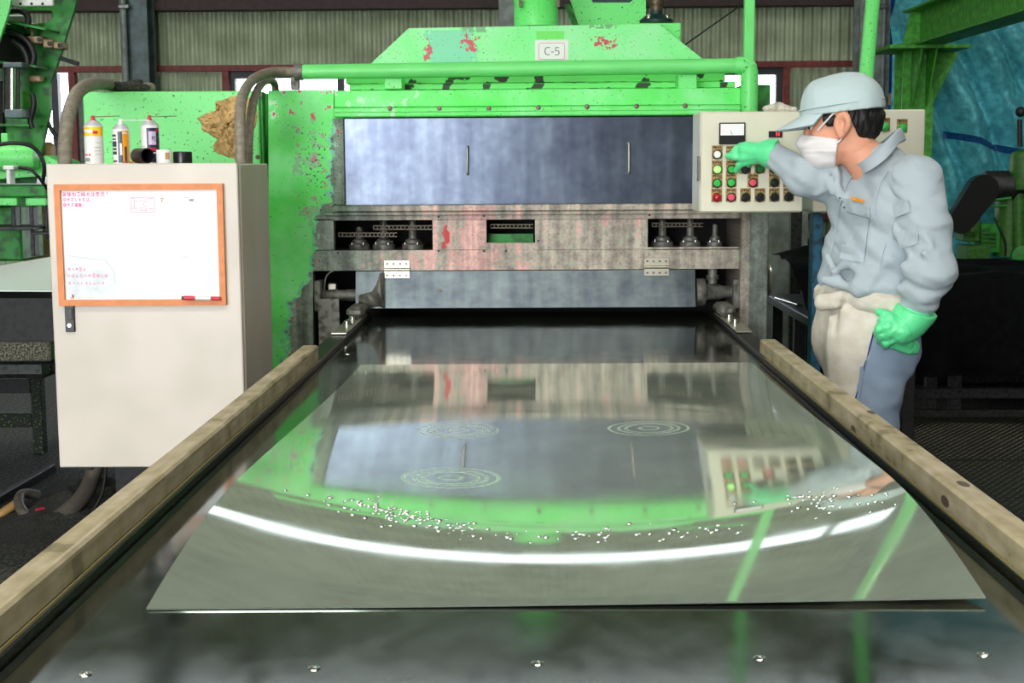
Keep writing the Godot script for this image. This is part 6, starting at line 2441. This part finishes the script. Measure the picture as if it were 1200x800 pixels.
# ------------------------------------------------------------------ left of the cabinet
func build_left_side() -> void:
	# C-shaped frame of an older green press
	var z := -6.6
	var pr := thing("hydraulic_press", "older dark green press with ribbed frame, valves and hoses behind the cabinet", "press", Vector3(at(20, 200, z).x, 0, z - 0.3))
	var g := Shape.new()
	var o := PackedVector2Array()
	for q: Array in [[-70, -30], [92, -30], [88, 8], [80, 32], [72, 60], [62, 88], [58, 98], [58.5, 128], [52, 160], [46, 188], [40, 215], [-70, 215], [-70, 30], [40, 28], [58, 26], [63, 19], [60, 12], [-70, 12]]:
		var p := at(q[0], q[1], z)
		o.append(Vector2(p.x, p.y))
	g.prism(o, Transform3D(Basis(), Vector3(0, 0, z)), 0.03)
	part("frame_web", g, M.green_dark, pr)
	for q: Array in [[[92, -8], [55, -18]], [[69, 38.5], [4, 25]], [[58, 81], [-5, 73]], [[50, 148], [0, 147]]]:
		g = Shape.new()
		var a := at(q[0][0], q[0][1], z)
		var b := at(q[1][0], q[1][1], z)
		g.bar(a + Vector3(0, 0, 0.09), b + Vector3(0, 0, 0.09), 0.18, 0.010, 0.0, Vector3.UP)
		var m := g.v.duplicate()
		part("rib", g, M.green_dark, pr)
	g = Shape.new()
	o = PackedVector2Array()
	for q: Array in [[-80, -20], [17, -20], [10, 14], [0, 44], [-10, 70], [-80, 70]]:
		var p := at(q[0], q[1], z + 0.35)
		o.append(Vector2(p.x, p.y))
	g.prism(o, Transform3D(Basis(), Vector3(0, 0, z + 0.35)), 0.02)
	part("front_web", g, M.green, pr)
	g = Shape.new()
	slab(g, -40, 40, 34, 80, z + 0.02, z - 0.02)  # black slab painting the shade inside the frame, like the next one
	part("painted_shade", g, M.cavity, pr)
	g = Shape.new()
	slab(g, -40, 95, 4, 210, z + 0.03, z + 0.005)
	part("painted_shade", g, M.cavity, pr)
	# perforated strip at the top
	g = Shape.new()
	slab(g, 14, -2, 62, 7, z + 0.24, z + 0.22, 0.004)
	var ps := part("cable_tray", g, M.enamel, pr)
	for q: Array in [[24, 4.5], [37, 4.5], [50, 4.5]]:
		g = Shape.new()
		g.lathe([Vector2(0.006, 0), Vector2(0.006, 0.002), Vector2(0, 0.002)], Transform3D(FACING, at(q[0], q[1], z + 0.24)), 10)
		part("slot", g, M.black_steel, ps)
	# valve blocks
	for q: Array in [[31, 42, 49, 51], [50, 46, 61, 56], [62, 49, 73, 57]]:
		g = Shape.new()
		slab(g, q[0], q[1], q[2], q[3], z + 0.12, z + 0.03, 0.005)
		var vb := part("valve_block", g, M.valve_tan, pr)
		part("plug", hex_bolt(at(q[2] - 3, (q[1] + q[3]) / 2.0, z + 0.12), 0.008, 0.005, FACING), M.dark_steel, vb)
	g = Shape.new()
	g.rod(at(38, 34, z + 0.08), at(38, 43, z + 0.08), 0.008, 8)
	part("valve_stem", g, M.valve_tan, pr)
	g = Shape.new()
	slab(g, 8, 17, 30, 27, z + 0.10, z + 0.02, 0.008)
	part("coupling", g, M.column_grey, pr)
	g = Shape.new()
	slab(g, 33, 88, 48, 96, z + 0.08, z + 0.03, 0.006)
	part("valve_block", g, M.valve_tan, pr)
	g = Shape.new()
	slab(g, 26, 107, 36, 127, z + 0.05, z + 0.03, 0.003)
	part("switch_box", g, M.green_old, pr)
	for q: Array in [[[10, 13], [22, 12], [32, 18], [33, 27], [30, 33]], [[8, 36], [24, 42], [35, 52], [40, 66], [38, 76]], [[14, 48], [26, 56], [32, 68], [32, 78]], [[38, 110], [40, 122], [36, 140], [38, 150]]]:
		var p := PackedVector3Array()
		for k: Array in q:
			p.append(at(k[0], k[1], z + 0.16))
		g = Shape.new()
		g.tube(smooth_path(p, 0.012), [0.014], 10)
		part("pressure_hose", g, M.rubber_black, pr)
	# hydraulic cylinder with bright rod
	g = Shape.new()
	g.rod(at(15, 76, z + 0.2), at(15, 131, z + 0.2), 0.020, 16)
	part("piston_rod", g, M.chrome, pr)
	for u: float in [4.5, 8.5, 21.5]:
		g = Shape.new()
		g.rod(at(u, 76, z + 0.2), at(u, 132, z + 0.2), 0.007, 8)
		part("tie_rod", g, M.dark_steel, pr)
	g = Shape.new()
	slab(g, 5, 128, 27, 138, z + 0.26, z + 0.12, 0.004)
	part("cylinder_head", g, M.column_blue, pr)
	g = Shape.new()
	slab(g, 3, 73, 26, 79, z + 0.26, z + 0.12, 0.004)
	part("cylinder_cap", g, M.column_blue, pr)
	g = Shape.new()
	slab(g, 1, 156, 9, 170, z + 0.22, z + 0.14, 0.003)
	part("clevis", g, M.green_clean, pr)
	# rounded motor housing below
	g = Shape.new()
	var mc := at(-14, 185, z + 0.35)
	var yx := Basis(Vector3(0, -1, 0), Vector3(1, 0, 0), Vector3(0, 0, 1))
	g.lathe([Vector2(0, 0), Vector2(0.05, 0), Vector2(0.055, 0.01), Vector2(0.055, 0.19), Vector2(0.045, 0.21), Vector2(0, 0.215)], Transform3D(yx, mc), 24)
	part("motor", g, M.green, pr)
	g = Shape.new()
	o = PackedVector2Array()
	for q: Array in [[-60, 194], [46, 194], [52, 182], [70, 190], [64, 205], [-60, 214]]:
		var p := at(q[0], q[1], z + 0.28)
		o.append(Vector2(p.x, p.y))
	g.prism(o, Transform3D(Basis(), Vector3(0, 0, z + 0.28)), 0.3)
	part("bed_casting", g, M.green, pr)
	g = Shape.new()
	g.tube(smooth_path([at(-5, 170, z + 0.6), at(14, 167.5, z + 0.6), at(34, 170, z + 0.58), at(46, 180, z + 0.56), at(52, 195, z + 0.55), at(50, 214, z + 0.5)], 0.01), [0.0085], 8)
	part("air_line", g, M.rubber_black, pr)
	g = Shape.new()
	g.tube(smooth_path([at(20, 196, z + 0.5), at(34, 198, z + 0.5), at(44, 206, z + 0.5), at(56, 222, z + 0.45)], 0.01), [0.007], 8)
	part("air_line", g, M.rubber_black, pr)
	g = Shape.new()
	slab(g, 3, 194, 16, 199, z + 0.56, z + 0.5, 0.004)
	slab(g, 7, 199, 12, 216, z + 0.56, z + 0.5, 0.004)
	part("tee_fitting", g, M.plastic_white, pr)
	# lower frame of the press
	g = Shape.new()
	slab(g, -60, 217, 54, 231, z + 0.2, z - 0.1, 0.006)
	part("cross_beam", g, M.green_dark, pr)
	g = Shape.new()
	slab(g, -60, 232, 20, 241, z + 0.24, z, 0.004)
	slab(g, 30, 232, 54, 241, z + 0.24, z, 0.004)
	part("front_rail", g, M.green, pr)
	g = Shape.new()
	slab(g, -60, 241, 25, 306, z - 0.1, z - 0.4, 0.01)
	part("pedestal", g, M.green_dark, pr)
	for q: Array in [[13, 240, 18, 270], [35, 241, 40, 300], [52, 241, 56, 280]]:
		g = Shape.new()
		slab(g, q[0], q[1], q[2], q[3], z + 0.16, z + 0.1, 0.003)
		part("guide_rod", g, M.dark_steel, pr)
	g = Shape.new()
	slab(g, -40, 266, 38, 270, z + 0.3, z, 0.002)
	slab(g, 36, 272, 58, 275, z + 0.3, z, 0.002)
	part("shelf_plate", g, M.dark_steel, pr)
	g = Shape.new()
	slab(g, 25, 240, 60, 306, z - 0.5, z - 0.54, 0.004)
	part("rear_panel", g, M.khaki, pr)
	# slanting dark strut at the wall
	g = Shape.new()
	g.bar(at(64, 66, -6.62), at(92, 75, -6.62), 0.025, 0.02)
	part("stay", g, M.black_steel, pr)
	g = Shape.new()
	slab(g, 48, 166, 58.5, 190, -6.68, -6.78, 0.02)
	part("cover_box", g, M.tan_card, pr)
	g = Shape.new()
	g.tube(smooth_path([at(52, 139, -6.62), at(56, 143, -6.62), at(62, 155, -6.62), at(70, 164, -6.62)], 0.02), [0.010], 8)
	part("cable", g, M.dark_steel, pr)

	# bench with a whitened sheet of steel on it
	var be := thing("work_bench", "dark heavy bench with chipped green paint on its legs", "bench", Vector3(-3.0, 0, -6.2))
	var y := flat(30, 341, 0.60).y
	g = Shape.new()
	g.span(Vector3(-4.2, 0.70, -7.0), Vector3(-1.75, 0.77, -5.10), 0.006)
	part("top_slab", g, M.dusty, be)
	g = Shape.new()
	g.span(Vector3(-4.2, 0.62, -7.0), Vector3(-1.8, 0.695, -5.2), 0.02)
	part("under_slab", g, M.dark_steel, be)
	g = Shape.new()
	g.span(Vector3(-4.2, 0.56, -6.0), Vector3(-2.2, 0.615, -5.9), 0.004)
	part("front_rail", g, M.black_steel, be)
	var lx := at(44, 450, -6.9).x
	for q: Array in [[lx, -6.9], [lx + 0.055, -7.4], [-4.0, -6.9]]:
		g = Shape.new()
		g.span(Vector3(q[0] - 0.026, 0.0, q[1] - 0.03), Vector3(q[0] + 0.026, 0.56, q[1] + 0.03), 0.003)
		part("leg", g, M.chipped_green, be)
	for q: Array in [[0.13, 0.20, "chipped_green"], [0.30, 0.37, "black_steel"], [0.50, 0.56, "chipped_green"]]:
		g = Shape.new()
		g.span(Vector3(-4.2, q[0], -6.94), Vector3(lx - 0.03, q[1], -6.88), 0.003)
		part("stretcher", g, M[q[2]], be)
	# sheet coloured white for its reflection: lies on packing over the bench, its front edge lower
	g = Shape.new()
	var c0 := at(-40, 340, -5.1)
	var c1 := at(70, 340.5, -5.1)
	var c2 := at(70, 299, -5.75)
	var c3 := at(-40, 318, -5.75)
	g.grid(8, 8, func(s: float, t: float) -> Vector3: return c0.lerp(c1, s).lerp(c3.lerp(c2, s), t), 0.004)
	single("whitened_sheet", g, M.whitened_sheet, "steel sheet with its reflection painted white stacked on the dark bench left of the cabinet", "metal sheet")
	g = Shape.new()
	g.hexa([Vector3(c0.x, 0.771, -5.12), Vector3(c1.x, 0.771, -5.12), Vector3(c2.x, 0.771, -5.75), Vector3(c3.x, 0.771, -5.75), c0 + Vector3(0, -0.03, -0.02), c1 + Vector3(0, -0.03, -0.02), c2 + Vector3(0, -0.07, 0), c3 + Vector3(0, -0.05, 0)])
	single("sheet_stack", g, M.black_steel, "dark stack of sheets under the whitened one on the bench", "metal sheets")

# ------------------------------------------------------------------ floor on the left
func build_floor_things() -> void:
	var g := Shape.new()
	var b := noise(7.0, 4, FastNoiseLite.TYPE_SIMPLEX_SMOOTH, 3)
	g.grid(50, 40, func(s: float, t: float) -> Vector3:
		var x := lerpf(-2.15, -1.2, s)
		var z := lerpf(-5.2, -6.3, t)
		var m := exp(-pow((x + 1.82) / 0.22, 2.0) - pow((z + 5.75) / 0.34, 2.0))
		return Vector3(x, maxf(0.001, 0.11 * m * (1.0 + 0.5 * b.get_noise_2d(x * 2.0, z * 2.0)) - 0.008), z))
	var o := single("floor_dirt", g, M.dirt, "low heap of dark swept dirt on the floor under the cabinet", "dirt")
	o.set_meta("kind", "stuff")
	g = Shape.new()
	g.bar(flat(-20, 596, 0.02), flat(62, 548, 0.02), 0.03, 0.04, 0.004)
	single("floor_edging", g, M.black_steel, "black steel edging strip running across the floor at lower left", "edging")
	var zc := -5.5
	hose("fat", "thick dark hose bending from under the cabinet onto the floor", [at(112, 540, -5.25), at(110, 552, -5.25), at(104, 570, -5.35), at(93, 586, -5.45), at(80, 598, -5.5), at(66, 608, -5.52), at(50, 616, -5.52)], 0.032, "hose_dark", false)
	hose("loop", "grey hose bent in a tight loop over the dirt on the floor", [at(40, 606, -5.6), at(30, 603, -5.6), at(23, 593, -5.64), at(23, 582, -5.7), at(30, 578, -5.75), at(44, 580, -5.8)], 0.021, "hose_dark", false)
	hose("thin", "thin black cable hanging under the cabinet beside the machine", [at(124, 540, -5.2), at(123, 560, -5.2), at(119, 580, -5.2), at(108, 600, -5.2)], 0.006, "rubber_black", false)
	hose("tan", "dirty tan hose end lying on the floor left of the hose loop", [at(-8, 608, -5.6), at(4, 600, -5.62), at(16, 592, -5.66), at(22, 588, -5.7)], 0.018, "copper_end", false)
	g = Shape.new()
	g.bar(flat(42, 597, 0.06), flat(52, 595, 0.06), 0.012, 0.008, 0.002)
	single("red_scrap", g, M.plastic_red, "small red plastic scrap lying by the hose loop on the floor", "scrap")
